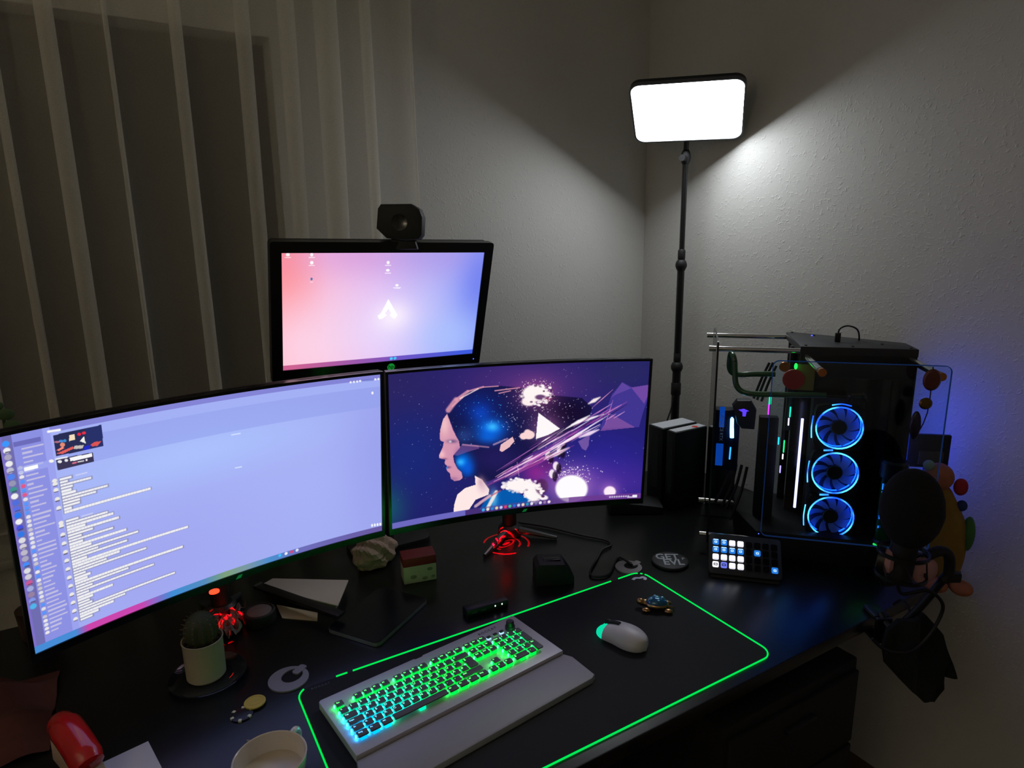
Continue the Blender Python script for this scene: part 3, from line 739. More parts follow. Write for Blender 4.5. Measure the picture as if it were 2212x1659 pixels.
def gobo_spot(name, loc, energy, parent, size=95, seed=0):
    """the stand's small red projector: a spot lamp shining a ring logo down on the desk"""
    l = bpy.data.lights.new(name, 'SPOT'); l.energy = energy; l.color = (1, 0.0, 0.004); l.spot_size = R(size); l.spot_blend = 0.0; l.shadow_soft_size = 0.0008
    l.use_nodes = True; nt = l.node_tree
    em = nt.nodes['Emission']
    tc = nt.nodes.new('ShaderNodeTexCoord'); sp = nt.nodes.new('ShaderNodeSeparateXYZ')
    nt.links.new(tc.outputs['Normal'], sp.inputs[0])
    def mth(op, a, b_=None):
        n = nt.nodes.new('ShaderNodeMath'); n.operation = op
        for i, v in enumerate((a, b_)):
            if v is None: continue
            if isinstance(v, (int, float)): n.inputs[i].default_value = v
            else: nt.links.new(v, n.inputs[i])
        return n.outputs[0]
    az = mth('MAXIMUM', mth('ABSOLUTE', sp.outputs[2]), 0.02)
    x = mth('MULTIPLY', mth('DIVIDE', sp.outputs[0], az), .75); y = mth('MULTIPLY', mth('DIVIDE', sp.outputs[1], az), .75)
    r = mth('SQRT', mth('ADD', mth('MULTIPLY', x, x), mth('MULTIPLY', y, y)))
    ang = mth('ARCTAN2', y, x)
    def band(v, lo, hi): return mth('MULTIPLY', mth('GREATER_THAN', v, lo), mth('LESS_THAN', v, hi))
    outer = mth('MULTIPLY', band(r, .50, .54), mth('GREATER_THAN', mth('SINE', mth('ADD', mth('MULTIPLY', ang, 3), 1.57)), -.35))
    inner = mth('MULTIPLY', band(r, .30, .335), mth('GREATER_THAN', mth('SINE', ang), -.75))
    # eye: slanted lens
    xr = mth('ADD', mth('MULTIPLY', x, .85), mth('MULTIPLY', y, .5)); yr = mth('SUBTRACT', mth('MULTIPLY', y, .85), mth('MULTIPLY', x, .5))
    e2 = mth('SQRT', mth('ADD', mth('MULTIPLY', mth('MULTIPLY', xr, xr), 1.0), mth('MULTIPLY', mth('MULTIPLY', yr, yr), 5.0)))
    eye = mth('ADD', band(e2, .20, .26), mth('LESS_THAN', e2, .11))
    tot = mth('ADD', mth('MINIMUM', mth('ADD', mth('ADD', outer, inner), eye), 1.0), .0)
    nt.links.new(tot, em.inputs['Strength'])
    o = bpy.data.objects.new(name, l); COL.objects.link(o); o.location = loc; o.parent = parent
    return o

M_REDLED = emit('red projector lens', (255, 40, 20), 6.0)
mon = thing('curved_monitor', 'curved black monitor showing a dark blue and purple wallpaper of a face in profile', 'monitor', (-0.249, 0.196, ZD), R(-12.41))
curved_monitor(mon, .367, R(-1.44), R(1.37), picture_main(), ((-.085, .085), (.150, .120), (.060, .300)))
b = bm_new(); lathe(b, [(0, .152), (.011, .152), (.011, .149), (0, .149)], 16, (.0, .147, -.052)); obj('projector_lens', b, M_REDLED, mon); b = bm_new(); bx(b, (.012, .172, .107), (.030, .066, .010), .003); obj('projector_arm', b, M_BACK, mon)
gobo_spot('logo_projector', (.0, .147, .096), 40.0, mon)
mon2 = thing('curved_monitor', 'curved black monitor filled with a pale violet chat window', 'monitor', (-0.970, 0.170, ZD), R(13.23))
curved_monitor(mon2, .388, R(-3.97), R(.38), picture_left(), ((-.045, .125), (.095, .262), (.010, .290)))
b = bm_new(); lathe(b, [(0, .152), (.011, .152), (.011, .149), (0, .149)], 16, (.0, .147, -.052)); obj('projector_lens', b, M_REDLED, mon2)
gobo_spot('logo_projector', (.0, .147, .096), 8.0, mon2)

# flat office monitor above
hp = thing('flat_monitor', 'flat black monitor raised above the two curved ones with a pink to blue wallpaper', 'monitor', (-0.513, 0.426, ZD), R(-.3))
MH = head_matrix(.703, R(-15.17), R(.97))
me = screen_mesh(picture_top(), .531, .299, 0); me.transform(MH); obj('screen', me, M_SCREEN, hp)
o_, i_ = rrect(.583, .360, .008, 4, 0, -.004), rrect(.531, .299, .0005, 4)
b = bm_new(); ring_prism(b, o_, i_, -.018, .003, MH @ UP); obj('bezel', b, mat('black piano bezel', (14, 14, 15), .30, spec=.7), hp)
b = bm_new(); prism(b, rrect(.576, .354, .010, 4, 0, -.004), -.040, -.010, MH @ UP); bx(b, (0, .05, -.02), (.30, .03, .22), .012, M=MH); obj('back_shell', b, M_BACK, hp)
b = bm_new(); prism(b, [(.0105 * math.cos(2 * PI * k / 24), .0105 * math.sin(2 * PI * k / 24)) for k in range(24)], 0, .0008, MH @ Matrix.Translation((.018, -.003, -.167)) @ UP); badge = obj('badge', b, emit('green badge glow', (30, 190, 70), .45), hp)  # badge has no lamp; glow replaces the keyboard's green reflection
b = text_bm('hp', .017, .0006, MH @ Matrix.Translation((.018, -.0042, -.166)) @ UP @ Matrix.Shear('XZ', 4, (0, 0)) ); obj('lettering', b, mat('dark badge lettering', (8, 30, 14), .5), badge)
b = bm_new(); ell(b, (0, 0, 0), (.0017, .001, .0017), 8, 6); b.transform(MH @ Matrix.Translation((.270, -.0035, -.166))); obj('power_light', b, emit('blue power light', (60, 80, 255), 4), hp)
b = bm_new(); bx(b, (0, .075, .665), (.09, .07, .09), .01); tube(b, [(0, .105, .69), (0, .108, .45), (0, .110, .012)], .020, 14); obj('stand_column', b, M_BACK, hp)
b = bm_new(); prism(b, rrect(.24, .10, .03, 5, 0, .098), 0, .014, None, .004); obj('stand_base', b, M_BACK, hp)

# webcam
wc = thing('webcam', 'black chunky webcam clipped on top of the upper flat monitor', 'webcam', (-.480, .386, ZD + .866), R(-30))
b = bm_new(); prism(b, [(-.058, -.012), (-.052, .036), (-.044, .046), (.030, .046), (.050, .034), (.058, .014), (.054, -.030), (.046, -.040), (.012, -.042), (-.034, -.036)], -.030, .030, UP @ Matrix.Identity(4), .006); b.transform(Matrix.Translation((0, 0, .052))); obj('body', b, M_MATTE, wc)
b = bm_new(); lathe(b, [(0, .001), (.012, .001), (.020, .002), (.020, 0), (0, 0)], 20, M=Matrix.Translation((0, -.030, .054)) @ UP); obj('lens', b, M_GLOSS, wc)
b = bm_new(); prism(b, [(-.040, -.026), (.040, -.026), (.034, -.004), (.016, .012), (-.016, .012), (-.030, -.006)], -.014, .014, UP, .003); b.transform(Matrix.Translation((0, 0, .014))); obj('clip', b, M_MATTE, wc)

# ------------------------------------------------------------------ desk mat with lit edge
pad = thing('desk_mat', 'long black desk mat with a glowing green edge', 'desk mat', (-0.45, -0.21, ZD))
b = bm_new(); prism(b, rrect(.896, .416, .030, 8), 0, .0035); obj('cloth', b, mat('black mat cloth', (19, 20, 22), .85, var=.1, scale=300, bump=.1, bscale=1500), pad)
edge = rrect(.902, .422, .032, 8)          # starts on the right side, runs anticlockwise
M_STRIP = emit('green light strip', (0, 240, 88), .95)
def edge_run(pts): 
    b = bm_new(); tube(b, [(x, y, .0034) for x, y in pts], .0017, 8); return obj('light_strip', b, M_STRIP, pad)
n = 9
c1, c2, c3, c4 = edge[0:9], edge[9:18], edge[18:27], edge[27:36]     # back right, back left, front left, front right
edge_run(c4[4:] + c1[:3])
edge_run(c1[3:5]); edge_run([c1[5], c1[6], c1[7], c1[8], (.375, .211)])
edge_run([(.350, .211), (-.335, .211)]); edge_run([(-.347, .211), (-.370, .211)])
edge_run(c2[3:] + c3 + c4[:5])
b = text_bm('ROCCAT', .008, .0002, Matrix.Translation((-.405, .198, .0036)), spacing=1.25); obj('lettering', b, mat('grey mat print', (92, 96, 104), .7), pad)
b = bm_new()
tube(b, [(-.015, -.003, 0), (-.007, .004, 0), (.003, .003, 0), (.011, .006, 0), (.015, .0, 0), (.011, -.006, 0)], .0035, 8, 5)
for v in b.verts: v.co.z *= .06
b.transform(Matrix.Translation((.420, .182, .0037)) @ Matrix.Rotation(R(-25), 4, 'Z') @ Matrix.Scale(1.15, 4)); obj('emblem', b, mat('pale mat print', (214, 222, 240), .6), pad)

# ------------------------------------------------------------------ keyboard
kb = thing('keyboard', 'white mechanical keyboard with glowing green and blue keys and a wrist rest', 'keyboard', (-0.876, -0.079, ZD + .0035), R(6.6))
# local frame: x along the back edge, y toward the back (all parts at negative y)
M_PLATE = mat('white aluminium plate', (190, 188, 194), .42, .25, var=.03, bump=.06, bscale=900)
KT = .019     # height of the plate's top face
b = bm_new()
pl = [(0.004, 0), (.205, -.000), (.209, -.003), (.223, -.003), (.227, 0), (.462, 0), (.466, -.004), (.468, -.172), (.000, -.172), (0.000, -.004)]
prism(b, pl, .004, KT, None, .0012); obj('base_plate', b, M_PLATE, kb)
b = bm_new(); bx(b, (.234, -.09, .0035), (.45, .15, .005), .001); obj('rubber_feet', b, M_RUBBER, kb)
b = bm_new(); prism(b, [(-.001, -.1735), (.469, -.1735), (.478, -.192), (.474, -.262), (.462, -.268), (.006, -.268), (-.006, -.260), (-.006, -.19)], 0, .012, None, .004); wr = obj('wrist_rest', b, mat('pale grey wrist rest', (150, 148, 156), .5, .0, var=.03, bump=.05, bscale=700), kb)
b = text_bm('ROCCAT', .0105, .0002, Matrix.Translation((.383, -.015, KT + .0002)), spacing=1.2); obj('lettering', b, mat('dark plate print', (24, 22, 26), .6), kb)
M_CAP = mat('dark grey key cap', (88, 88, 92), .5, var=.03)
M_LED = emit_object('key light', 34.0, .010)
M_LEG = emit_object('key legend light', 2.6, .12)
M_SWI = emit_object('lit switch housing', 1.7, .0)
U = .0188
def led_color(x, y):
    """static lighting: green, turning cyan-blue at the near end and a little cyan on the number block"""
    k = max(0.0, min(1.0, (.17 - x) / .11)) * max(0.0, min(1.0, (-y - .050) / .060))
    g = max(0.0, 1 - math.hypot(x - .42, y + .09) / .05) * .35
    gr = (0.0, 1.0, .05); cy = (0.0, .30, 1.0); aq = (0.0, .95, .45)
    c = [a * (1 - k) + b_ * k for a, b_ in zip(gr, cy)]
    c = [a * (1 - g) + b_ * g for a, b_ in zip(c, aq)]
    if .12 < x < .22 or True:
        t = max(0.0, 1 - abs(x - .10) / .12) * .35 * max(0, min(1, (-y - .04) / .04))
        c = [a * (1 - t) + b_ * t for a, b_ in zip(c, (0, .85, .6))]
    return (c[0], c[1], c[2], 1)
caps = {}
def cap_mesh(w, h):
    k = (round(w, 4), round(h, 4))
    if k not in caps:
        t = bm_new(); prism(t, rrect(w, h, .0022, 3), .0072, .0100, None, .0006)
        caps[k] = to_mesh('key', t); caps[k].materials.append(M_CAP)
    return caps[k]
t = bm_new(); bx(t, (0, 0, .0034), (.0125, .0125, .0066), .0008); SWM = to_mesh('switch', t); SWM.materials.append(M_SWI)
t = bm_new(); ell(t, (0, 0, 0), (.0015, .0021, .0037), 8, 6); LEDM = to_mesh('key_light', t); LEDM.materials.append(M_LED)
legs = {}
def legend_mesh(s):
    if s not in legs:
        if s in ('', ' '): return None
        sz = .0078 if len(s) == 1 else .0046
        t = text_bm(s, sz, .0003); legs[s] = to_mesh('legend', t, False); legs[s].materials.append(M_LEG)
    return legs[s]
def key(x, y, w, h, s, plain=False):
    """x,y: near-left corner in units from the key block's back left"""
    X = .0155 + (x + w / 2) * U; Y = -.0335 - (y + h / 2) * .0184
    col = led_color(X, Y)
    k = bpy.data.objects.new('key', cap_mesh(w * U - .0036, h * .0184 - .0038)); COL.objects.link(k); k.parent = kb; k.location = (X, Y, KT)
    if not plain:
        lm = legend_mesh(s)
        if lm:
            l = bpy.data.objects.new('legend', lm); COL.objects.link(l); l.parent = k; l.location = (-(w * U) / 2 + .0052 + .0012 * (len(s) - 1), .0022 + (h - 1) * .009, .0102); l.color = col
    sw = bpy.data.objects.new('switch', SWM); COL.objects.link(sw); sw.parent = k; sw.location = (0, -.0012, 0); sw.color = col
    ld = bpy.data.objects.new('key_light', LEDM); COL.objects.link(ld); ld.parent = k; ld.location = (-(w * U) / 2 + .0001, .0022, .0046); ld.color = col
    return k
rows = [
    (0.0, [('Esc', 0, 1), ('F1', 2, 1), ('F2', 3, 1), ('F3', 4, 1), ('F4', 5, 1), ('F5', 6.5, 1), ('F6', 7.5, 1), ('F7', 8.5, 1), ('F8', 9.5, 1), ('F9', 11, 1), ('F10', 12, 1), ('F11', 13, 1), ('F12', 14, 1), ('Prt', 15.25, 1), ('Scr', 16.25, 1), ('Pau', 17.25, 1)]),
    (1.2, [('^', 0, 1)] + [(c, 1 + i, 1) for i, c in enumerate('1234567890ß´')] + [('<', 13, 2), ('Ins', 15.25, 1), ('Pos', 16.25, 1), ('Up', 17.25, 1), ('Num', 18.5, 1), ('/', 19.5, 1), ('*', 20.5, 1), ('-', 21.5, 1)]),
    (2.2, [('Tab', 0, 1.5)] + [(c, 1.5 + i, 1) for i, c in enumerate('QWERTZUIOPÜ+')] + [('Del', 15.25, 1), ('End', 16.25, 1), ('Dn', 17.25, 1), ('7', 18.5, 1), ('8', 19.5, 1), ('9', 20.5, 1)]),
    (3.2, [('Caps', 0, 1.75)] + [(c, 1.75 + i, 1) for i, c in enumerate('ASDFGHJKLÖÄ#')] + [('4', 18.5, 1), ('5', 19.5, 1), ('6', 20.5, 1)]),
    (4.2, [('Sh', 0, 1.25), ('<', 1.25, 1)] + [(c, 2.25 + i, 1) for i, c in enumerate('YXCVBNM,.-')] + [('Shift', 12.25, 2.75), ('^', 16.25, 1), ('1', 18.5, 1), ('2', 19.5, 1), ('3', 20.5, 1)]),
    (5.2, [('Strg', 0, 1.25), ('Fn', 1.25, 1.25), ('Alt', 2.5, 1.25), ('', 3.75, 6.25), ('Gr', 10, 1.25), ('Fn', 11.25, 1.25), ('=', 12.5, 1.25), ('Strg', 13.75, 1.25), ('<', 15.25, 1), ('v', 16.25, 1), ('>', 17.25, 1), ('0', 18.5, 2), (',', 20.5, 1)]),
]
for y, ks in rows:
    for s, x, w in ks: key(x, y, w, 1, s)
key(13.75, 2.2, 1.25, 2, 'E'); key(21.5, 2.2, 1, 2, '+'); key(21.5, 4.2, 1, 2, 'Ent')
# three small media keys and the volume knob above the number block
for i, c in enumerate(((.25, .55, 1, 1), (.05, .5, .15, 1), (.25, .55, 1, 1))):
    X = .0155 + (18.75 + i * .92) * U
    t = bm_new(); bx(t, (0, 0, .0052), (.0098, .0072, .0022), .0006); mk = obj('media_key', t, M_BLACK, kb, (X, -.0335 - .008, KT))
    t = bm_new(); bx(t, (0, -.0002, .0021), (.0090, .0066, .0042), .0005); g = obj('media_light', t, emit_object('media key light', 1.3 if i != 1 else .35, .2), mk); g.color = c
t = bm_new(); lathe(t, [(0, .020), (.0075, .020), (.0088, .0185), (.0092, .010), (.0096, .009), (.0112, .008), (.0112, .001), (0, .001)], 28); obj('volume_knob', t, M_BLACK, kb, (.0155 + 21.95 * U, -.0335 - .006, KT))

# ------------------------------------------------------------------ mouse
ms = thing('mouse', 'white gaming mouse with a glowing turquoise nose on the black mat', 'mouse', (-.243, -.212, ZD + .0035), R(-17.5 + 34))
ms.rotation_euler = (0, 0, R(17.5))
def mouse_body(scale=1.0, y0=-1.0, y1=1.0):
    t = bmesh.new(); NR, NS = 22, 20; rings = []
    for i in range(NR + 1):
        v = y0 + (y1 - y0) * i / NR                      # -1 tail .. 1 nose
        yy = v * .062
        w = .0335 * (max(0, 1 - abs(v) ** 3.2)) ** .5 * (1 - .10 * math.exp(-((v - .15) / .35) ** 2)) + .0006
        hgt = .0385 * (max(0, 1 - ((v + .18) / 1.2) ** 2)) ** .62 * (1 if v < .8 else .9)
        hgt = max(hgt, .010 if abs(v) < .98 else .006)
        ring = []
        for k in range(NS):
            a = 2 * PI * k / NS
            cx_, sz = math.cos(a), math.sin(a)
            x = w * math.copysign(abs(cx_) ** .75, cx_)
            z = .004 + (hgt - .004) * (max(0, sz) ** .8) if sz > 0 else .004 + .0036 * sz
            ring.append(t.verts.new((x * scale, yy, z)))
        rings.append(ring)
    for p, q in zip(rings, rings[1:]):
        for k in range(NS): t.faces.new((p[k], q[k], q[(k + 1) % NS], p[(k + 1) % NS]))
    t.faces.new(rings[0]); t.faces.new(rings[-1][::-1])
    bmesh.ops.recalc_face_normals(t, faces=list(t.faces)); return t
t = mouse_body(); bmesh.ops.delete(t, geom=[f for f in t.faces if f.calc_center_median().y > .036], context='FACES'); obj('shell', t, M_WHITE, ms, angle=60)
t = mouse_body(1.0, .56, 1.0); obj('light_nose', t, emit('turquoise mouse light', (10, 225, 170), .95), ms, angle=60)
t = bm_new(); tube(t, [(0, .036, .0285), (0, .028, .0325), (0, .016, .0360), (0, .006, .0375)], .0050, 10, 4); obj('centre_strip', t, M_MATTE, ms)
t = bm_new(); lathe(t, [(.0, -.003), (.009, -.003), (.0105, -.002), (.0105, .002), (.009, .003), (0, .003)], 20, M=Matrix.Translation((0, .034, .0265)) @ Matrix.Rotation(R(90), 4, 'Y')); obj('scroll_wheel', t, M_RUBBER, ms)

# ------------------------------------------------------------------ turtle ornament
tu = thing('turtle_ornament', 'small golden turtle ornament with a blue jewelled shell on the mat', 'ornament', (-.090, -.158, ZD + .0035), R(-38))
M_GOLD = mat('aged gold', (176, 136, 92), .28, 1.0, var=.2, scale=90)
t = bm_new(); ell(t, (0, 0, .013), (.028, .021, .011)); obj('body', t, M_GOLD, tu)
t = bm_new(); ell(t, (0, 0, .017), (.026, .019, .014)); bmesh.ops.delete(t, geom=[v for v in t.verts if v.co.z < .016], context='VERTS'); obj('shell', t, mat('blue enamel', (24, 92, 130), .12, .3, var=.5, scale=120, coat=.6), tu)
for (x, y, r) in ((0, 0, .0055), (.013, .004, .004), (-.013, -.003, .004), (.003, -.011, .0035), (-.004, .011, .0035)):
    t = bm_new(); ell(t, (x, y, .0165 + .014 * math.sqrt(max(0, 1 - (x / .026) ** 2 - (y / .019) ** 2))), (r, r, r * .6), 8, 6); obj('jewel', t, mat('clear blue jewel', (120, 205, 235), .05, .2, coat=1), tu)
t = bm_new(); ell(t, (-.038, .002, .016), (.010, .008, .008)); tube(t, [(-.022, 0, .012), (-.036, .002, .015)], .006, 8); obj('head', t, M_GOLD, tu)
for sx, sy in ((-1, -1), (-1, 1), (1, -1), (1, 1)):
    t = bm_new(); ell(t, (sx * .026, sy * .019, .006), (.011, .008, .006)); obj('flipper', t, M_GOLD, tu)
t = bm_new(); tube(t, [(.025, 0, .009), (.038, .0, .006), (.043, 0, .004)], .004, 8, radii=[.005, .003, .001]); obj('tail', t, M_GOLD, tu)

# ------------------------------------------------------------------ coaster, grommets, chip, coin
cs = thing('coaster', 'round black coaster printed with pale grey letters beside the mat corner', 'coaster', (.104, -.004, ZD), R(-10))
t = bm_new(); lathe(t, [(0, .011), (.045, .011), (.049, .009), (.050, .005), (.047, 0), (0, 0)], 40); obj('disc', t, mat('dark grey coaster', (26, 26, 27), .6, bump=.1, bscale=500), cs)
SX = Matrix.Scale(.80, 4, (1, 0, 0))
t = text_bm('GET', .044, .0003, Matrix.Rotation(R(-24), 4, 'Z') @ Matrix.Translation((-.006, .0145, .0112)) @ SX, bold=.0009); text_bm('EVL', .044, .0003, Matrix.Rotation(R(-24), 4, 'Z') @ Matrix.Translation((.006, -.0165, .0112)) @ SX, t, bold=.0009); text_bm('P', .018, .0003, Matrix.Rotation(R(-24), 4, 'Z') @ Matrix.Translation((.036, .004, .0112)), t)
obj('lettering', t, mat('pale grey print', (170, 178, 184), .7), cs, smooth=False)

def grommet(loc, rz, r, label):
    g = thing('desk_grommet', label, 'grommet', loc, rz, 'round cable openings in the desk')
    n = 30; outer = [(r * math.cos(2 * PI * k / n), r * math.sin(2 * PI * k / n)) for k in range(n)]
    inner = [(.010 + r * .56 * math.cos(2 * PI * k / n), r * .50 * math.sin(2 * PI * k / n)) for k in range(n)]
    t = bm_new(); ring_prism(t, outer, inner, .0002, .0035); obj('rim', t, mat('dull silver grommet', (150, 146, 146), .42, .35), g)
    t = bm_new(); prism(t, [(x * .99 , y * .99) for x, y in inner], .0001, .0006); obj('opening', t, mat('black hole', (3, 3, 3), .9), g)
    t = bm_new(); prism(t, rrect(.030, .017, .005, 3), .0008, .0042); t.transform(Matrix.Translation((.012 + r * .5, 0, 0))); obj('flap', t, mat('dull silver grommet', (150, 146, 146), .42, .35), g)
    return g
grommet((-.905, .046, ZD), R(35), .040, 'round silver cable grommet in the desk behind the yellow chip')
grommet((-.010, .036, ZD), R(10), .036, 'round silver cable grommet at the far corner of the mat')

chp = thing('poker_chip', 'black poker chip with white edge spots under the yellow one', 'chip', (-1.004, -.012, ZD), R(12))
t = bm_new(); lathe(t, [(0, .0036), (.019, .0036), (.0205, .003), (.0205, .0006), (.019, 0), (0, 0)], 32); obj('disc', t, M_BLACK, chp)
for k in range(6):
    t = bm_new(); bx(t, (.0176, 0, .0018), (.0064, .0062, .0042), .0006); t.transform(Matrix.Rotation(2 * PI * k / 6, 4, 'Z')); obj('edge_spot', t, mat('ivory spot', (206, 206, 170), .5), chp)
cn = thing('yellow_chip', 'flat yellow round chip leaning on the black poker chip', 'chip', (-.977, .006, ZD + .0036), 0)
t = bm_new(); lathe(t, [(0, .0024), (.0150, .0024), (.0158, .0032), (.0194, .0032), (.0200, .0026), (.0200, .0004), (.0194, 0), (0, 0)], 36); obj('disc', t, mat('dull yellow plastic', (196, 172, 70), .5, var=.06), cn)
t = bm_new(); prism(t, [(.012 * math.cos(PI / 2 + 2 * PI * k / 5) * (1 if True else 1), .012 * math.sin(PI / 2 + 2 * PI * k / 5)) for k in range(5)], .0024, .0028); obj('relief', t, mat('dull yellow plastic', (196, 172, 70), .5, var=.06), cn)

# ------------------------------------------------------------------ cup with spoon
cu = thing('cup', 'wide white cup with a handle at the front edge of the desk', 'cup', (-.989, -.231, ZD), R(0))
M_PORC = mat('cream porcelain', (214, 206, 192), .2, var=.03, coat=.3)
t = bm_new(); lathe(t, [(0, .004), (.028, .004), (.030, 0), (.033, 0), (.034, .006), (.046, .024), (.054, .046), (.0575, .070), (.0560, .0712), (.0545, .070), (.051, .046), (.043, .026), (.030, .011), (0, .008)], 44); obj('bowl', t, M_PORC, cu)
a = R(45); t = bm_new(); d = Vector((math.cos(a), math.sin(a), 0))
tube(t, [d * .054 + Vector((0, 0, .060)), d * .070 + Vector((0, 0, .062)), d * .080 + Vector((0, 0, .050)), d * .074 + Vector((0, 0, .034)), d * .050 + Vector((0, 0, .026))], .0052, 10, 6); obj('handle', t, M_PORC, cu)
t = bm_new(); lathe(t, [(0, .040), (.0485, .040), (.0485, .0395), (0, .0395)], 36); obj('drink', t, mat('milky drink', (200, 188, 168), .25, var=.05), cu)
sp = thing('stir_stick', 'thin pale stir stick leaning against the far side of the white cup', 'stir stick', (-.998, -.128, ZD), R(8))
t = bm_new(); tube(t, [(.004, -.046, .052), (.002, -.02, .036), (0, .006, .0205), (-.003, .040, .002)], .0016, 8, 3); obj('stick', t, mat('pale wood stick', (170, 150, 120), .6), sp)
# ------------------------------------------------------------------ red object and card at the near end
rd = thing('stapler', 'glossy red topped stapler with a pale base at the near end of the desk', 'stapler', (-1.262, -.010, ZD), R(-68))
t = bm_new(); tube(t, [(-.062, 0, .060), (-.045, 0, .068), (0, 0, .062), (.045, 0, .048), (.062, 0, .040)], .02, 16, 4, radii=[.012] + [.021] * 4 + [.025] * 8 + [.022] * 2 + [.017, .009, .003])
obj('top_cover', t, M_RED, rd)
t = bm_new(); prism(t, [(-.066, 0), (.070, 0), (.072, .008), (.058, .034), (-.040, .052), (-.060, .050)], -.019, .019, UP, .004); obj('base', t, mat('cream plastic', (196, 176, 160), .45), rd)
pc = thing('paper_card', 'blank white card lying beside the red stapler', 'card', (-1.19, -.055, ZD), R(12))
t = bm_new(); bx(t, (0, 0, .0006), (.085, .105, .0012), 0); obj('sheet', t, mat('white card', (198, 198, 206), .8, var=.03), pc)
rc = thing('folded_cloth', 'dark reddish cloth heaped on the desk beneath the chat monitor', 'cloth', (-1.42, .20, ZD), 0)
t = bmesh.new(); bmesh.ops.create_grid(t, x_segments=26, y_segments=22, size=.5)
for v in t.verts:
    x, y = v.co.x, v.co.y; r = math.hypot(x, y) * 2
    v.co = Vector((x * .22, y * .26, max(.002, .040 * max(0, 1 - r * r * .55) + .012 * math.sin(9 * x + 4 * y) + .010 * math.sin(13 * y - 5 * x))))
obj('folds', t, mat('dusky red fabric', (86, 44, 42), .9, var=.2, scale=60, bump=.3, bscale=900), rc)

# ------------------------------------------------------------------ cactus pot on its glass saucer
sa = thing('saucer', 'clear glass saucer under the white cactus pot', 'saucer', (-1.045, .142, ZD), 0)
t = bm_new(); lathe(t, [(0, .002), (.045, .002), (.062, .005), (.073, .010), (.0745, .0095), (.064, .0035), (.048, .0002), (0, 0)], 40); obj('dish', t, thin_glass('saucer glass', (225, 232, 235), alpha=.025, dif=(170, 180, 185)), sa)
pt = thing('potted_cactus', 'squat dark cactus in a white cylindrical pot', 'plant', (-1.047, .149, ZD + .0022), 0)
t = bm_new(); lathe(t, [(0, 0), (.034, 0), (.0375, .004), (.0385, .080), (.0400, .086), (.0375, .086), (.0350, .076), (0, .076)], 36); obj('pot', t, mat('white ceramic pot', (176, 168, 138), .45, var=.06, scale=20), pt)
t = bm_new(); lathe(t, [(0, .0762), (.0345, .0762), (.0345, .079), (0, .080)], 24); obj('soil', t, mat('dark soil', (30, 22, 16), .95, var=.4, scale=200, bump=.5, bscale=300), pt)
t = bmesh.new(); bmesh.ops.create_uvsphere(t, u_segments=48, v_segments=20, radius=1)
for v in t.verts:
    a = math.atan2(v.co.y, v.co.x); k = 1 + .07 * math.cos(12 * a) * math.hypot(v.co.x, v.co.y)
    v.co = Vector((v.co.x * .031 * k, v.co.y * .031 * k, .104 + v.co.z * .040))
obj('cactus_body', t, mat('dull green cactus skin', (58, 62, 34), .8, var=.25, scale=80, bump=.3, bscale=400), pt)
t = bm_new()
for k in range(12):
    for z in (.085, .095, .105, .115, .125, .134):
        a = 2 * PI * k / 12; rr = .0325 * math.sqrt(max(0, 1 - ((z - .104) / .040) ** 2)) * 1.06
        p = Vector((rr * math.cos(a), rr * math.sin(a), z)); q = p + Vector((math.cos(a), math.sin(a), .5)) * .006
        tube(t, [p, q], .0004, 4, radii=[.0005, .0001])
sp_ = obj('spines', t, mat('straw spines', (150, 132, 90), .7), pt, smooth=False)

# ------------------------------------------------------------------ clutter behind the keyboard
pk = thing('round_tin', 'low round black tin with a dull grey lid beside the cactus', 'tin', (-.915, .300, ZD), 0)
t = bm_new(); lathe(t, [(0, 0), (.034, 0), (.036, .003), (.037, .024), (.036, .028), (.031, .030), (.030, .028), (0, .027)], 32); obj('can', t, M_MATTE, pk)
t = bm_new(); lathe(t, [(0, .031), (.024, .0305), (.0285, .0275), (0, .0272)], 28); obj('lid', t, mat('dull pinkish grey', (104, 92, 92), .6), pk)
ev = thing('envelope', 'large pale envelope lying open behind the black ruler', 'envelope', (0, 0, ZD), 0)
t = bm_new(); prism(t, [(-.855, .452), (-.690, .338), (-.748, .232), (-.893, .430)], .020, .0225); t.transform(Matrix.Identity(4))
obj('front_sheet', t, M_PAPER, ev, smooth=False)
t = bm_new(); prism(t, [(-.850, .445), (-.700, .340), (-.750, .248), (-.880, .425)], .0005, .0195); obj('contents', t, mat('grey paper stack', (120, 114, 108), .85), ev, smooth=False)
en = thing('paper_slip', 'small cream paper slip sticking out under the ruler', 'paper', (0, 0, ZD), 0)
t = bm_new(); prism(t, [(-.868, .352), (-.790, .262), (-.800, .228), (-.868, .284)], .0006, .0022); obj('sheet', t, mat('cream paper', (190, 176, 150), .85, var=.04), en, smooth=False)
ru = thing('ruler', 'long flat black ruler lying across the pale envelope', 'ruler', (-.826, .303, ZD + .0228), R(-60))
t = bm_new(); bx(t, (0, 0, .004), (.285, .024, .008), .001); obj('blade', t, M_BLACK, ru)
t = bm_new(); bx(t, (-.139, 0, .0088), (.008, .022, .0014), .0003); obj('end_cap', t, M_STEEL, ru)
tb = thing('tablet', 'dark tablet with a shiny metal edge lying behind the keyboard', 'tablet', (-.668, .168, ZD), R(33.5))
t = bm_new(); prism(t, rrect(.205, .145, .014, 5), .001, .0095); obj('metal_frame', t, mat('silver tablet edge', (150, 154, 154), .28, .7, var=.03), tb)
t = bm_new(); prism(t, rrect(.2035, .1435, .0135, 5), .0096, .0106); obj('display', t, mat('dark blue tablet glass', (10, 13, 20), .22), tb)
t = bm_new(); prism(t, rrect(.199, .139, .012, 5), .0, .0009); obj('rear_pad', t, M_RUBBER, tb)
ts = thing('crumpled_tissue', 'crumpled beige paper tissue in the gap between the curved monitors', 'tissue', (-.590, .420, ZD), R(10))
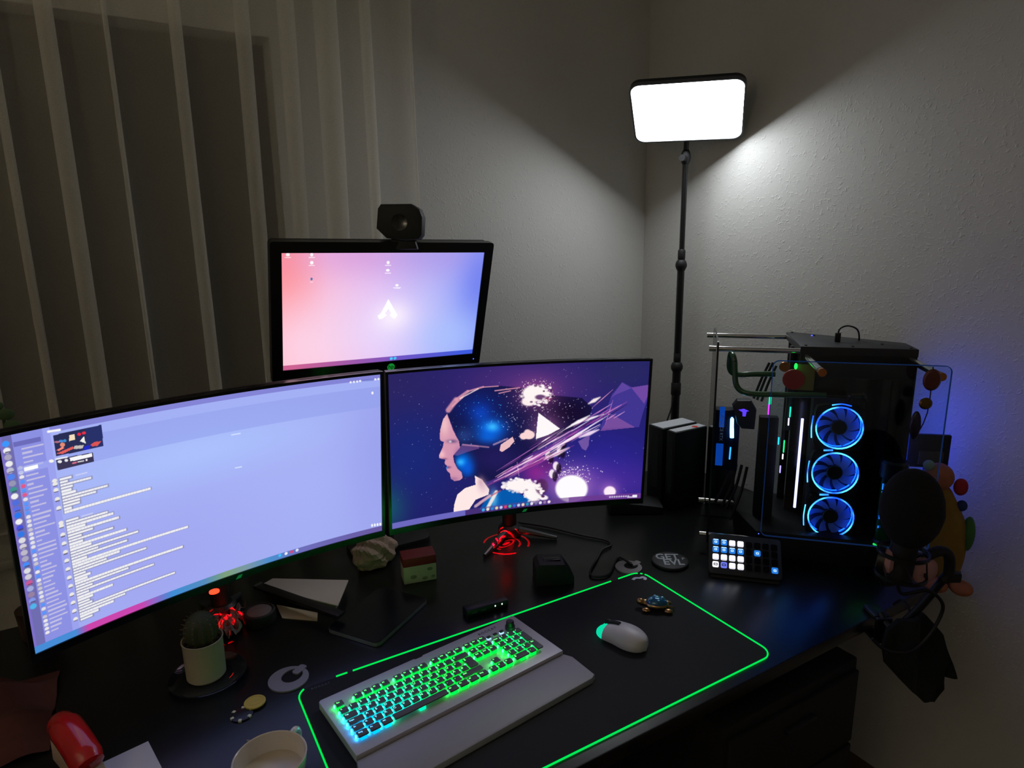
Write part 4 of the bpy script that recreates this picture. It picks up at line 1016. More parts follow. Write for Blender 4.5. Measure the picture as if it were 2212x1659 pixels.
t = bmesh.new(); bmesh.ops.create_icosphere(t, subdivisions=4, radius=1)
for v in t.verts:
    n_ = v.co.normalized()
    f = 1 + .16 * math.sin(7 * n_.x + 3 * n_.y) * math.cos(6 * n_.z + 2 * n_.x) + .10 * abs(math.sin(11 * n_.y - 9 * n_.z + 4 * n_.x))
    v.co = Vector((n_.x * .058 * f, n_.y * .040 * f, max(-.040, n_.z * .044 * f) + .040))
obj('paper', t, mat('beige tissue', (178, 152, 134), .9, var=.08, scale=30), ts, angle=20)
rb = thing('small_box', 'small cream box with a dark red lid band under the wallpaper monitor', 'box', (-.515, .292, ZD), R(-12))
t = bm_new(); bx(t, (0, 0, .024), (.086, .052, .048), .002); bd = obj('carton', t, mat('cream printed card', (160, 172, 142), .7, var=.12, scale=25), rb)
for x, z, s in ((.026, .034, .008), (-.018, .018, .009), (.012, .010, .008), (.034, .012, .006)):
    t = bm_new(); ell(t, (x, -.0262, z), (s, .0004, s * .6), 10, 6); obj('leaf_print', t, mat('faded green print', (104, 116, 88), .8), bd)
t = bm_new(); bx(t, (0, 0, .060), (.088, .054, .024), .002); obj('lid', t, mat('dark red card', (110, 20, 24), .6), rb)
hb = thing('usb_hub', 'low black hub with two tiny white lights behind the keyboard', 'hub', (-.440, .058, ZD), R(-4))
t = bm_new(); bx(t, (0, 0, .011), (.110, .030, .022), .004); obj('case', t, M_BLACK, hb)
for x in (.019, .037):
    t = bm_new(); ell(t, (x, -.0152, .015), (.0018, .0008, .0022), 8, 6); obj('status_light', t, emit('white status light', (230, 240, 255), 2.0), hb)
for x in (-.035, -.012):
    t = bm_new(); bx(t, (x, -.0152, .012), (.013, .0012, .005), .0005); obj('socket', t, mat('steel socket', (90, 92, 96), .4, .8), hb)
dk = thing('docking_box', 'angular black drive dock on the desk between hub and looped cable', 'dock', (-.225, .092, ZD), R(-24))
t = bm_new(); prism(t, [(-.045, 0), (.055, 0), (.055, .020), (.030, .058), (-.035, .062), (-.045, .05)], -.03, .03, UP, .003); obj('case', t, M_MATTE, dk)
t = bm_new(); bx(t, (.0, 0, .0605), (.045, .018, .004), .001, M=None); obj('slot', t, M_GLOSS, dk)

# crumpled wrapper that catches the red light of the chat monitor's stand
wp = thing('plastic_wrapper', 'crumpled clear wrapper lit red between cactus and tin', 'wrapper', (-.978, .318, ZD), R(-14))
t = bmesh.new(); bmesh.ops.create_grid(t, x_segments=16, y_segments=22, size=.5)
for v in t.verts:
    x, y = v.co.x, v.co.y
    v.co = Vector((x * .050 + .006 * math.sin(17 * y), y * .12, .014 + .010 * math.sin(19 * x + 9 * y) * math.cos(13 * y) + .006 * math.sin(31 * y + 8 * x) - .010 * abs(x)))
mn = min(v.co.z for v in t.verts)
for v in t.verts: v.co.z -= mn - .0005
obj('film', t, mat('crinkled clear film', (120, 110, 110), .22, .2, var=.2, scale=80), wp, smooth=False)

# cable that loops on the desk and dives into the far grommet
t = bm_new(); tube(t, [(-.118, .44, .004), (-.06, .365, .004), (-.007, .266, .004), (.036, .196, .004), (.030, .160, .004), (-.01, .150, .004), (-.060, .112, .004), (-.118, .066, .004), (-.122, .040, .004), (-.085, .030, .004), (-.030, .070, .004), (.002, .090, .004), (.004, .055, .005), (.002, .036, .0045)], .0032, 8, 8)
tag(obj('looped_cable', t, M_RUBBER, None, (0, 0, ZD + .0005)), 'thin black cable looping over the desk into the far grommet', 'cable')
# handset behind the wallpaper monitor
ph = thing('remote_keypad', 'black desk handset with rows of small grey buttons beside the tall boxes', 'telephone', (.268, .330, ZD), R(-32))
t = bm_new(); prism(t, [(-.085, 0), (.085, 0), (.085, .024), (.045, .030), (-.085, .044)], -.045, .045, UP, .004); obj('case', t, M_MATTE, ph)
for i in range(4):
    for j in range(3):
        t = bm_new(); bx(t, (-.055 + .020 * i, -.022 + .020 * j, .0435 - .0028 * i), (.010, .008, .004), .001); obj('button', t, mat('grey keypad button', (110, 112, 116), .5), ph)

# ------------------------------------------------------------------ tall product boxes
def carton(x0, x1, y0, y1, h, label, sticker=None, flap=(205, 208, 214)):
    o = thing('product_box', label, 'box', ((x0 + x1) / 2, (y0 + y1) / 2, ZD), 0, 'upright boxes behind the computer')
    w, d = x1 - x0, y1 - y0
    t = bm_new(); bx(t, (0, 0, h / 2 - .001), (w, d, h - .002), .0015); obj('carton', t, mat('dark green printed card', (14, 24, 22), .45, var=.4, scale=14), o)
    t = bm_new(); bx(t, (0, 0, h - .0012), (w - .008, d - .008, .003), .0006); f = obj('top_flap', t, mat('white card flap', flap, .6, var=.02), o)
    t = bm_new(); bx(t, (-w / 2 - .0004, 0, h * .55), (.0008, d * .45, h * .7), 0); obj('spine_print', t, mat('grey green spine print', (34, 46, 42), .5, var=.6, scale=120), o)
    if sticker:
        t = bm_new(); lathe(t, [(0, .0006), (.010, .0006), (.010, 0), (0, 0)], 20, (sticker[0], sticker[1], h + .0004)); obj('sticker', t, mat('red sticker', (226, 60, 46), .5), f)
    return o
carton(.366, .520, .312, .380, .265, 'tall dark product box with white top, rearmost beside the lamp pole')
carton(.370, .512, .258, .298, .265, 'tall dark product box with a red sticker on its white top', (.028, -.006))
carton(.524, .600, .205, .262, .268, 'white topped box half hidden by the computer, beside the stickered box', (-.010, -.010))

# ------------------------------------------------------------------ open-frame computer
PCR = thing('open_computer', 'open frame computer with glass panels, chrome rods and three glowing blue fans', 'computer', (.235, 0, ZD), R(-46))
# local frame: x along the front (right), y toward the back, z up
A0, WD, DP, ZB, ZT = .217, .262, .268, .05, .584
M_CASE = mat('black case steel', (15, 16, 18), .42, .3)
M_CASE2 = mat('black mirror case panel', (8, 9, 12), .15, .2)
M_BLUE = emit('blue fan light', (20, 70, 255), 1.0)
t = bm_new(); prism(t, [(A0 - .004, -.006), (A0 + WD + .004, -.006), (A0 + WD + .004, .10), (A0 + .02, DP), (A0 - .004, DP)], ZT - .006, ZT + .014, None, .002); top = obj('top_plate', t, mat('dark grey top plate', (44, 45, 48), .5, .3), PCR)
for x, y in ((A0 + .01, .008), (A0 + .01, DP - .012), (A0 + WD - .01, .008), (A0 + .12, .008), (A0 + .06, .20), (A0 + .20, .06)):
    t = bm_new(); lathe(t, [(0, .0165), (.003, .0165), (.004, .0145), (0, .0140)], 10, (x, y, ZT)); obj('screw', t, M_DARKMETAL, top)
t = bm_new(); ell(t, (A0 + .055, .20, ZT + .0145), (.0028, .0028, .0012), 10, 6); obj('power_light', t, emit('blue power light', (60, 80, 255), 4), top)
t = bm_new(); bx(t, (A0 + .10, .09, ZT + .026), (.014, .008, .024), .002); pl_ = obj('usb_plug', t, M_MATTE, PCR)
t = bm_new(); tube(t, [(A0 + .10, .09, ZT + .036), (A0 + .105, .092, ZT + .05), (A0 + .125, .10, ZT + .056), (A0 + .15, .11, ZT + .045), (A0 + .16, .125, ZT + .016), (A0 + .16, .14, ZT - .03)], .0022, 8, 6); obj('usb_cable', t, M_RUBBER, PCR)
# front fascia below the plate, rear sheet and floor tray
t = bm_new(); bx(t, (A0 + WD / 2, -.003, ZT - .035), (WD + .006, .006, .060), .001); obj('front_fascia', t, M_CASE, PCR)
t = bm_new(); bx(t, (A0 + .010, .235, .32), (.020, .012, .55), .001); bx(t, (A0 + .14, .15, .30), (.26, .010, .52), .001); obj('backplane', t, M_CASE2, PCR)
t = bm_new(); prism(t, [(.135, -.030), (A0 + WD, -.030), (A0 + WD, .10), (A0 + .02, DP), (.09, DP), (.09, .10)], .018, .090, None, .003); obj('floor_tray', t, M_CASE, PCR)
for x, y in ((.16, -.008), (.12, .24), (A0 + WD - .03, -.008), (A0 + WD - .03, .07)):
    t = bm_new(); lathe(t, [(0, .018), (.014, .018), (.016, 0), (0, 0)], 16, (x, y, 0)); obj('foot', t, M_RUBBER, PCR)
t = bm_new(); bx(t, (.160, .085, .235), (.050, .03, .30), .003); bx(t, (A0 + WD - .01, .09, .32), (.02, .02, .54), .002); bx(t, (A0 - .002, .12, .46), (.016, .02, .24), .002); obj('post', t, M_CASE, PCR)
# chrome rods to the side glass and to the front glass
for y in (0.004, DP - .006):
    for z in (ZT, ZB):
        L = A0 if z == ZT else .17
        t = bm_new(); tube(t, [(.013, y, z), (L, y, z)], .0072, 14); rd_ = obj('chrome_rod', t, M_CHROME, PCR)
        t = bm_new(); tube(t, [(-.012, y, z), (.006, y, z)], .0078, 14); obj('rod_cap', t, M_CHROME, rd_)
for x in (A0 + .012, A0 + WD - .012):
    t = bm_new(); tube(t, [(x, -.004, ZT - .012), (x, -.197, ZT - .012)], .0085, 14); rd_ = obj('chrome_rod', t, M_CHROME, PCR)
    t = bm_new(); tube(t, [(x, -.205, ZT - .012), (x, -.222, ZT - .012)], .0095, 14); obj('rod_cap', t, mat('copper toned cap', (190, 120, 70), .25, 1.0), rd_)
# glass panels
def glass_panel(name, w, h, M, em):
    t = bm_new(); prism(t, rrect(w, h, .014, 5), -.0022, .0022, M); g = obj(name, t, M_GLASS, PCR)
    t = bm_new(); ring_prism(t, rrect(w + .0008, h + .0008, .0144, 5), rrect(w - .0022, h - .0022, .013, 5), -.0025, .0025, M); obj('polished_edge', t, em, g)
glass_panel('front_glass', .366, .438, Matrix.Translation((.126 + .183, -.201, .155 + .219)) @ UP, emit('glass rim glow', (52, 96, 180), .13))  # rim emission stands in for blue LED light caught in the glass edge
glass_panel('side_glass', .300, .575, Matrix.Translation((.010, DP / 2, .318)) @ Matrix.Rotation(R(90), 4, 'Z') @ UP, mat('dark glass rim', (22, 26, 32), .3))
# fans on the radiator
t = bm_new(); bx(t, (.322, .045, .262), (.125, .032, .395), .004); rad = obj('radiator', t, mat('black radiator', (10, 10, 12), .6), PCR)
def fan_blue():
    m = bpy.data.materials.new('blue ring light'); m.use_nodes = True; nt = m.node_tree; nt.nodes.remove(nt.nodes['Principled BSDF'])
    tc = nt.nodes.new('ShaderNodeTexCoord'); no = nt.nodes.new('ShaderNodeTexNoise'); no.inputs['Scale'].default_value = 16
    cr = nt.nodes.new('ShaderNodeValToRGB'); e = cr.color_ramp.elements
    e[0].position = .42; e[0].color = (.010, .075, 1, 1); e[1].position = .66; e[1].color = (.10, .62, 1, 1)
    em = nt.nodes.new('ShaderNodeEmission'); em.inputs[1].default_value = 3.0
    nt.links.new(tc.outputs['Object'], no.inputs['Vector']); nt.links.new(no.outputs['Fac'], cr.inputs[0]); nt.links.new(cr.outputs[0], em.inputs[0]); nt.links.new(em.outputs[0], nt.nodes['Material Output'].inputs[0])
    return m
M_RING = fan_blue()
M_BLADE = mat('smoky translucent blade', (120, 150, 190), .35, var=.1, trans=.0)
def blade_material():
    m = bpy.data.materials.new('frosted fan blade'); m.use_nodes = True; nt = m.node_tree; nt.nodes.remove(nt.nodes['Principled BSDF'])
    d = nt.nodes.new('ShaderNodeBsdfDiffuse'); d.inputs[0].default_value = (.5, .6, .7, 1); t_ = nt.nodes.new('ShaderNodeBsdfTranslucent'); t_.inputs[0].default_value = (.5, .6, .7, 1)
    mx = nt.nodes.new('ShaderNodeMixShader'); nt.links.new(d.outputs[0], mx.inputs[1]); nt.links.new(t_.outputs[0], mx.inputs[2]); nt.links.new(mx.outputs[0], nt.nodes['Material Output'].inputs[0]); return m
M_BLADE = blade_material()
BL = None
for zc in (.385, .261, .137):
    T = Matrix.Translation((.323, .012, zc)) @ UP
    t = bm_new(); n = 32
    circ = lambda r: [(r * math.cos(2 * PI * k / n + PI / 4), r * math.sin(2 * PI * k / n + PI / 4)) for k in range(n)]
    sq = []
    for k in range(n):
        a = 2 * PI * k / n + PI / 4; c, s = math.cos(a), math.sin(a); m_ = max(abs(c), abs(s)); q = min(.0598 / m_, .078); sq.append((q * c, q * s))
    ring_prism(t, sq, circ(.0560), -.012, .012, T); fr = obj('fan_frame', t, M_CASE, PCR)
    t = bm_new(); ring_prism(t, circ(.0576), circ(.0540), .0118, .0136, T); obj('ring_light', t, M_RING, fr)
    t = bm_new(); ring_prism(t, circ(.0555), circ(.0545), -.010, -.004, T); obj('inner_light', t, emit('deep blue inner light', (10, 70, 255), 7.0), fr)
    t = bm_new(); lathe(t, [(0, .010), (.018, .010), (.020, .008), (.020, -.008), (0, -.008)], 24, M=T); obj('hub', t, M_BLACK, fr)
    for k in range(9):
        a0 = 2 * PI * k / 9
        t = bmesh.new(); prev = None
        for i in range(7):
            r = .019 + (.052 - .019) * i / 6; a = a0 + .35 * (i / 6) ** 1.2
            wdt = .36 - .06 * (i / 6)
            p = t.verts.new((r * math.cos(a - wdt), r * math.sin(a - wdt), .006)); q = t.verts.new((r * math.cos(a + wdt * .6), r * math.sin(a + wdt * .6), -.006))
            if prev: t.faces.new((prev[0], p, q, prev[1]))
            prev = (p, q)
        bmesh.ops.solidify(t, geom=list(t.faces), thickness=.0012); t.transform(T); obj('blade', t, M_BLADE, fr, angle=60)
# thin blue accents beside the fans (the frames' light slots)
for zc in (.385, .261, .137):
    t = bm_new(); tube(t, [(.258, -.002, zc - .030), (.2555, -.004, zc), (.258, -.002, zc + .030)], .0016, 6, 4); obj('side_light', t, M_RING, PCR)
for zc in (.323, .199):
    t = bm_new(); tube(t, [(.290, -.004, zc), (.312, -.004, zc + .002)], .0022, 6); obj('gap_light', t, M_RING, PCR)
t = bm_new(); tube(t, [(.300, -.003, .446), (.323, -.003, .450), (.346, -.003, .446)], .0016, 6, 4); obj('gap_light', t, M_RING, PCR)
# bright vertical light bar
t = bm_new(); tube(t, [(.232, -.004, .406), (.231, -.004, .157)], .0034, 10); obj('light_bar', t, emit('violet white light bar', (196, 190, 255), 3.0), PCR)
# reservoir with green coolant
t = bm_new(); lathe(t, [(0, .10), (.028, .10), (.028, .275), (0, .275)], 28, (.452, -.03, 0)); res = obj('reservoir', t, thin_glass('reservoir glass', (200, 235, 220)), PCR)
t = bm_new(); lathe(t, [(0, .102), (.0262, .102), (.0262, .258), (0, .258)], 28, (.452, -.03, 0)); obj('coolant', t, mat('green coolant', (16, 110, 48), .2, trans=.0), res)
for z0, z1 in ((.272, .318), (.062, .102)):
    t = bm_new(); lathe(t, [(0, z1), (.028, z1), (.032, z1 - .005), (.032, z0 + .003), (.030, z0), (0, z0)], 28, (.452, -.03, 0)); obj('cap', t, M_BLACK, res)
for k, z in enumerate((.25, .235, .17, .14)):
    t = bm_new(); bx(t, (.4265, -.046, z), (.002, .003, .016 if k in (0, 2) else .006), .0008); obj('accent_light', t, emit('blue reservoir light', (30, 110, 255), 2.5), res)
t = bm_new(); tube(t, [(.420, -.045, .092), (.436, -.062, .087), (.456, -.066, .0875), (.472, -.062, .091)], .0026, 6, 4); obj('ring_accent', t, emit('green ring light', (40, 220, 90), 1.3), res)
# green tubes
M_TUBE = mat('green coolant tube', (38, 78, 42), .25, var=.15, coat=.5)
t = bm_new(); tube(t, [(.056, .02, .548), (.058, .015, .520), (.062, .010, .490), (.075, .006, .472), (.104, .0, .466), (.16, .0, .467), (.22, 0, .468), (.285, .006, .470)], .0076, 14, 6); tube(t, [(.046, .06, .552), (.046, .06, .525), (.055, .06, .509), (.075, .06, .505), (.11, .06, .508), (.165, .06, .510)], .0076, 14, 6); tube(t, [(.056, .02, .548), (.052, .028, .562), (.048, .05, .565), (.046, .06, .552)], .0076, 14, 6); obj('coolant_tube', t, M_TUBE, PCR)
# graphics card, shroud, memory
t = bm_new(); bx(t, (.044, .100, .312), (.052, .020, .165), .003); bx(t, (.052, .130, .30), (.07, .05, .18), .004); gpu = obj('graphics_card', t, mat('dark blue card shroud', (18, 30, 54), .3, .4), PCR)
t = text_bm('GEFORCE RTX', .0125, .0006, Matrix.Translation((.036, .0870, .345)) @ UP @ Matrix.Rotation(R(-90), 4, 'Z')); obj('lettering', t, mat('grey card lettering', (205, 215, 230), .4), gpu)
t = bm_new(); tube(t, [(.063, .088, .375), (.064, .088, .345), (.066, .088, .315)], .0045, 8, 4, radii=[.002] + [.005] * 4 + [.0055] * 4 + [.002]); obj('card_light', t, emit('bright ice blue light', (90, 190, 255), 9.0), gpu)
t = bm_new(); bx(t, (.036, .0885, .374), (.014, .002, .060), .0005); bx(t, (.034, .0885, .262), (.020, .002, .066), .0005); obj('side_light', t, emit('blue card light', (14, 80, 200), .55), gpu)
t = bm_new(); tube(t, [(.064, .088, .286), (.063, .088, .250)], .0022, 6); obj('card_light', t, emit('blue card light strip', (40, 140, 255), 2.5), gpu)
t = bm_new(); prism(t, [(.070, .385), (.062, .408), (.074, .426), (.110, .428), (.126, .402), (.124, .345), (.090, .345), (.076, .360)], -.112, -.080, UP, .003); sh = obj('io_shroud', t, mat('grey faceted shroud', (52, 54, 60), .4, .3), PCR)
t = bm_new(); prism(t, [(.078, .400), (.092, .404), (.106, .398), (.100, .396), (.098, .382), (.090, .382), (.089, .394)], -.0795, -.0788, UP); t.transform(Matrix.Rotation(0, 4, 'Z')); obj('emblem', t, emit('violet emblem', (90, 60, 255), 1.2), sh)
for k, (x, y0, z0, x1, z1) in enumerate(((.118, .10, .43, .155, .53), (.128, .105, .425, .165, .53), (.14, .11, .42, .175, .52))):
    t = bm_new(); tube(t, [(x, y0, z0), ((x + x1) / 2, y0 + .01, (z0 + z1) / 2 + .006), (x1, y0 + .02, z1)], .0035, 8, 5); obj('power_cable', t, M_RUBBER, PCR)
for k, (x0, z0, x1, z1) in enumerate(((.070, .225, .030, .110), (.085, .225, .050, .100), (.10, .225, .062, .095), (.115, .22, .075, .06))):
    t = bm_new(); tube(t, [(x0, .12, z0), ((x0 + x1) / 2 + .006, .11, (z0 + z1) / 2), (x1, .10, z1)], .0042, 8, 5); obj('power_cable', t, M_RUBBER, PCR)
# memory sticks with rainbow light
for x, z, h, c in ((.160, .466, .034, (20, 255, 170)), (.159, .434, .030, (170, 50, 255)), (.214, .430, .030, (20, 235, 170)), (.212, .402, .022, (235, 215, 255)), (.205, .330, .036, (30, 230, 120)), (.204, .300, .016, (255, 235, 235)), (.200, .262, .022, (180, 150, 255)), (.190, .345, .022, (40, 190, 235))):
    t = bm_new(); bx(t, (x, .085, z - .03), (.006 if x < .17 else .0035, .004, h), .0012); obj('memory_light', t, emit('memory light %d %d %d' % c, c, 2.2), PCR)
# green lamp and its mark on the mirror panel, red disc badge, yellow panel
t = bm_new(); ell(t, (.203, -.020, .548), (.004, .004, .008)); obj('green_light', t, emit('green indicator', (30, 255, 70), 3.0), PCR)
t = bm_new(); bx(t, (.226, -.010, .518), (.050, .004, .068), .001); obj('yellow_board', t, mat('dull yellow board', (128, 112, 34), .6), PCR)
t = bm_new(); lathe(t, [(0, .003), (.026, .003), (.027, 0), (0, 0)], 36, M=Matrix.Translation((.201, -.0125, .512)) @ UP); obj('red_disc', t, mat('red round badge', (180, 24, 24), .5, var=.1), PCR)
t = bm_new(); lathe(t, [(0, .003), (.011, .003), (.012, 0), (0, 0)], 24, M=Matrix.Translation((.152, -.198, .578)) @ UP); obj('glass_mount', t, mat('copper toned cap', (190, 120, 70), .25, 1.0), PCR)
t = bm_new(); tube(t, [(.34, .0, .46), (.345, -.004, .474), (.37, -.004, .474), (.378, .0, .462)], .008, 10, 5); obj('hose_fitting', t, M_GLOSS, PCR)
# rear strip that washes the wall with blue light
t = bm_new(); bx(t, (A0 + WD + .002, .040, .33), (.004, .10, .48), .001); sp_ = obj('outer_panel', t, M_CASE, PCR)
t = bm_new(); bx(t, (A0 + WD + .005, .040, .35), (.002, .06, .30), .0005); obj('rear_light_strip', t, emit('blue rear strip', (50, 76, 255), 5.0), sp_)

# ------------------------------------------------------------------ key pad with screens
sd = thing('key_deck', 'black slanted control pad with a grid of glowing blue and white icon keys', 'control pad', (.243, -.135, ZD), R(-46))
T = Matrix.Translation((0, -.018, .048)) @ Matrix.Rotation(R(-48), 4, 'X') @ UP
# face plate: local x right, y up the face, z out
t = bm_new(); prism(t, rrect(.182, .112, .010, 5), -.012, .002, T, .001); obj('face_plate', t, M_MATTE, sd)
t = bm_new(); prism(t, [(-.060, .0), (.062, .0), (.046, .070), (.030, .076), (-.05, .010)], -.085, .085, Matrix.Rotation(R(90), 4, 'Z') @ UP, .0); t.transform(Matrix.Translation((0, .0, 0)))
obj('stand', t, M_BLACK, sd)
M_KDARK = mat('dark key screen', (6, 6, 12), .2)
icons = {}
for r in range(4):
    row = ['bbww', 'bbbb', 'wwww', 'okww'][r]
    for c in range(8):
        kx, ky = -.0735 + .021 * c, .0315 - .021 * r
        kind = row[c] if c < 4 else ('b' if (r, c) in ((1, 5), (3, 7)) else '')
        t = bm_new(); prism(t, rrect(.0158, .0158, .0032, 3), .0018, .0040, T @ Matrix.Translation((kx, ky, 0)))
        m_ = {'': M_KDARK, 'b': emit('blue icon screen', (40, 130, 235), .9), 'w': emit('white icon screen', (246, 246, 255), 1.15), 'o': emit('white icon screen', (246, 246, 255), 1.15), 'k': emit('violet icon screen', (120, 130, 250), .9)}[kind]
        k = obj('screen_key', t, m_, sd)
        if kind:
            t = bm_new()
            TT = T @ Matrix.Translation((kx, ky, .0041))
            if kind == 'b':
                if c < 4: bx(t, (0, .0062, 0), (.0125, .0024, .0003), M=TT)
                ring_prism(t, rrect(.0070, .0060, .001, 2, 0, -.0005), rrect(.0034, .0026, .0004, 2, 0, -.0005), 0, .0003, TT)
                obj('icon', t, emit('pale icon mark', (200, 235, 255), 1.2), k)
            elif kind in 'ok':
                ring_prism(t, rrect(.0100, .0062, .0012, 2), rrect(.0066, .0030, .0006, 2), 0, .0003, TT); obj('icon', t, mat('dark icon mark', (12, 12, 50), .5), k)
            else:
                bx(t, (0, -.0066, 0), (.0120, .0010, .0003), M=TT); obj('icon', t, emit('lilac icon mark', (170, 170, 225), .8), k)
t = bm_new(); ell(t, (.142, -.0305, .082), (.0014, .0014, .0014), 8, 6); obj('status_light', t, emit('blue power light', (60, 80, 255), 4), PCR)

# ------------------------------------------------------------------ microphone on its arm
MX, MY, MZ = .262, -.530, ZD + .307
mc = thing('microphone', 'black microphone with a large foam cover on a boom arm', 'microphone', (MX, MY, ZD), R(-31))
t = bmesh.new(); bmesh.ops.create_uvsphere(t, u_segments=40, v_segments=28, radius=1)
for v in t.verts:
    z = v.co.z; w = .060 * (1 if z > 0 else 1 - .10 * z * z)
    f = 1 + .012 * math.sin(60 * v.co.x + 43 * v.co.z) * math.sin(57 * v.co.y)
    v.co = Vector((v.co.x * w * f, v.co.y * w * f, .312 + z * .088))
t.transform(Matrix.Translation((0, 0, 0))); obj('foam_cover', t, mat('black foam', (9, 9, 9), .95, bump=.5, bscale=700), mc)
t = bm_new(); tube(t, [(-.004, 0, .245), (-.012, 0, .15)], .026, 20); obj('body', t, M_MATTE, mc)
t = bm_new()
for z in (.215, .165):
    lathe(t, [(.046, z + .004), (.050, z + .004), (.050, z - .004), (.046, z - .004), (.046, z + .004)], 28, (-.006, 0, 0))
for k in range(6):
    a = 2 * PI * k / 6; tube(t, [(-.006 + .048 * math.cos(a), .048 * math.sin(a), .215), (-.006 + .048 * math.cos(a + .5), .048 * math.sin(a + .5), .165)], .0016, 6)
obj('shock_mount', t, M_BLACK, mc)
t = bm_new(); tube(t, [(.044, 0, .205), (.075, .004, .215), (.098, .008, .200), (.102, .008, .160), (.094, .010, .142)], .011, 12, 5); bx(t, (.112, .008, .152), (.030, .018, .022), .004); obj('yoke', t, M_MATTE, mc)
t = bm_new(); tube(t, [(.092, .010, .142), (.060, .03, .06), (.030, .06, -.005), (.020, .095, .012)], .0085, 12, 4); obj('boom_arm', t, M_BLACK, mc)
t = bm_new(); bx(t, (.020, .112, .005), (.036, .050, .009), .002); bx(t, (.020, .080, -.022), (.036, .010, .062), .002); bx(t, (.020, .100, -.050), (.036, .050, .009), .002); obj('arm_clamp', t, M_BLACK, mc, smooth=True)
t = bm_new(); tube(t, [(-.012, 0, .152), (.0, -.004, .12), (.05, -.01, .13), (.085, -.01, .10), (.084, -.008, .06), (.06, -.01, .015), (.02, -.02, -.01), (-.03, -.02, -.005), (-.06, -.015, .02)], .0038, 8, 6); obj('microphone_cable', t, M_RUBBER, mc)
# pale pink ear pads hanging below the foam
hs = thing('headset', 'headset with pale pink round ear pads hanging below the microphone', 'headset', (.272, -.505, ZD), R(-31))
M_PINK = mat('pale pink ear pad', (190, 142, 142), .6, var=.05)
for x, z, r, a in ((-.028, .192, .026, 55), (.050, .170, .030, 8)):
    T2 = Matrix.Translation((x, -.02, z)) @ Matrix.Rotation(R(a), 4, 'Z') @ UP
    t = bm_new(); lathe(t, [(0, .012), (r * .7, .012), (r, .006), (r, -.004), (r * .8, -.010), (0, -.010)], 28, M=T2); c_ = obj('ear_cup', t, M_PINK, hs)
    t = bm_new(); lathe(t, [(r * .6, -.008), (r * 1.06, -.006), (r * 1.06, -.018), (r * .6, -.018), (r * .6, -.008)], 28, M=T2); obj('rim', t, M_BLACK, c_)
t = bm_new(); tube(t, [(-.026, -.004, .185), (-.030, .01, .150), (-.004, .02, .115), (.035, .02, .125), (.052, .002, .160)], .006, 10, 6); obj('head_band', t, M_BLACK, hs)

# ------------------------------------------------------------------ plush bird behind the microphone
pb = thing('plush_toy', 'yellow and orange plush bird with a red beak behind the microphone', 'plush toy', (.598, -.446, ZD), R(-50))
M_YEL = mat('yellow plush', (150, 116, 44), .95, var=.15, scale=50, bump=.4, bscale=700)
M_ORA = mat('orange plush', (176, 108, 74), .95, var=.15, scale=50, bump=.4, bscale=700)
t = bmesh.new(); bmesh.ops.create_icosphere(t, subdivisions=4, radius=1)
for v in t.verts: v.co = Vector((v.co.x * .044 + .022 * (1 - v.co.z) * .5 - .004, v.co.y * .04, .137 + v.co.z * .135 + .003 * math.sin(40 * v.co.x) * math.cos(37 * v.co.z)))
for v in t.verts:
    k = max(0, (v.co.z - .17) / .10); v.co.x = v.co.x * (1 - .35 * k) - .010 * k
obj('body', t, M_YEL, pb, angle=180)
t = bm_new(); ell(t, (-.026, 0, .288), (.034, .034, .034)); obj('head', t, M_ORA, pb)
t = bm_new(); ell(t, (.022, -.006, .268), (.016, .012, .022)); obj('beak', t, mat('red plush', (170, 40, 50), .9), pb)
t = bm_new(); ell(t, (.050, -.010, .15), (.014, .02, .045)); obj('wing', t, mat('green plush', (70, 120, 66), .95), pb)
t = bm_new(); ell(t, (.028, -.012, .222), (.012, .010, .014)); obj('blue_tuft', t, mat('blue plush', (40, 56, 110), .95), pb)
for x in (-.012, .042):
    t = bm_new(); ell(t, (x, -.040, .018), (.026, .030, .017)); obj('foot', t, M_ORA, pb)
t = bm_new(); ell(t, (-.052, -.010, .318), (.013, .012, .013)); obj('crest', t, mat('pale mint plush', (150, 170, 150), .95), pb)

# ------------------------------------------------------------------ dark cloth hanging from the arm clamp
hc = thing('hanging_cloth', 'dark green cloth bag dangling over the desk edge below the microphone', 'cloth bag', (.33, -.538, ZD), R(-31))
outl = [(-.045, .040), (-.010, .052), (.020, .046), (.050, .010), (.078, -.060), (.090, -.095), (.068, -.098), (.072, -.130), (.062, -.172), (.034, -.168), (-.030, -.105), (-.062, -.070), (-.072, -.030), (-.066, .015)]
t = bmesh.new(); NX, NY = 22, 26; grid = {}
def inside(p):
    x, y = p; c = False; n_ = len(outl)
    for i in range(n_):
        x1, y1 = outl[i]; x2, y2 = outl[(i + 1) % n_]
        if (y1 > y) != (y2 > y) and x < (x2 - x1) * (y - y1) / (y2 - y1) + x1: c = not c
    return c
top_f = t.faces.new([t.verts.new((x, 0, z)) for x, z in outl])
bmesh.ops.triangulate(t, faces=[top_f]); bmesh.ops.subdivide_edges(t, edges=list(t.edges), cuts=5, use_grid_fill=True)
for v in t.verts: v.co.y += .010 * math.sin(70 * v.co.x + 9 * v.co.z) + .006 * math.sin(120 * v.co.x)
bmesh.ops.solidify(t, geom=list(t.faces), thickness=.012)
obj('fabric', t, mat('dark green black fabric', (14, 20, 19), .95, bump=.3, bscale=600), hc, angle=60)
t = bm_new(); tube(t, [(-.012, .0, .045), (-.012, .04, .062), (-.010, .075, .030)], .003, 8, 5); obj('strap', t, M_RUBBER, hc)

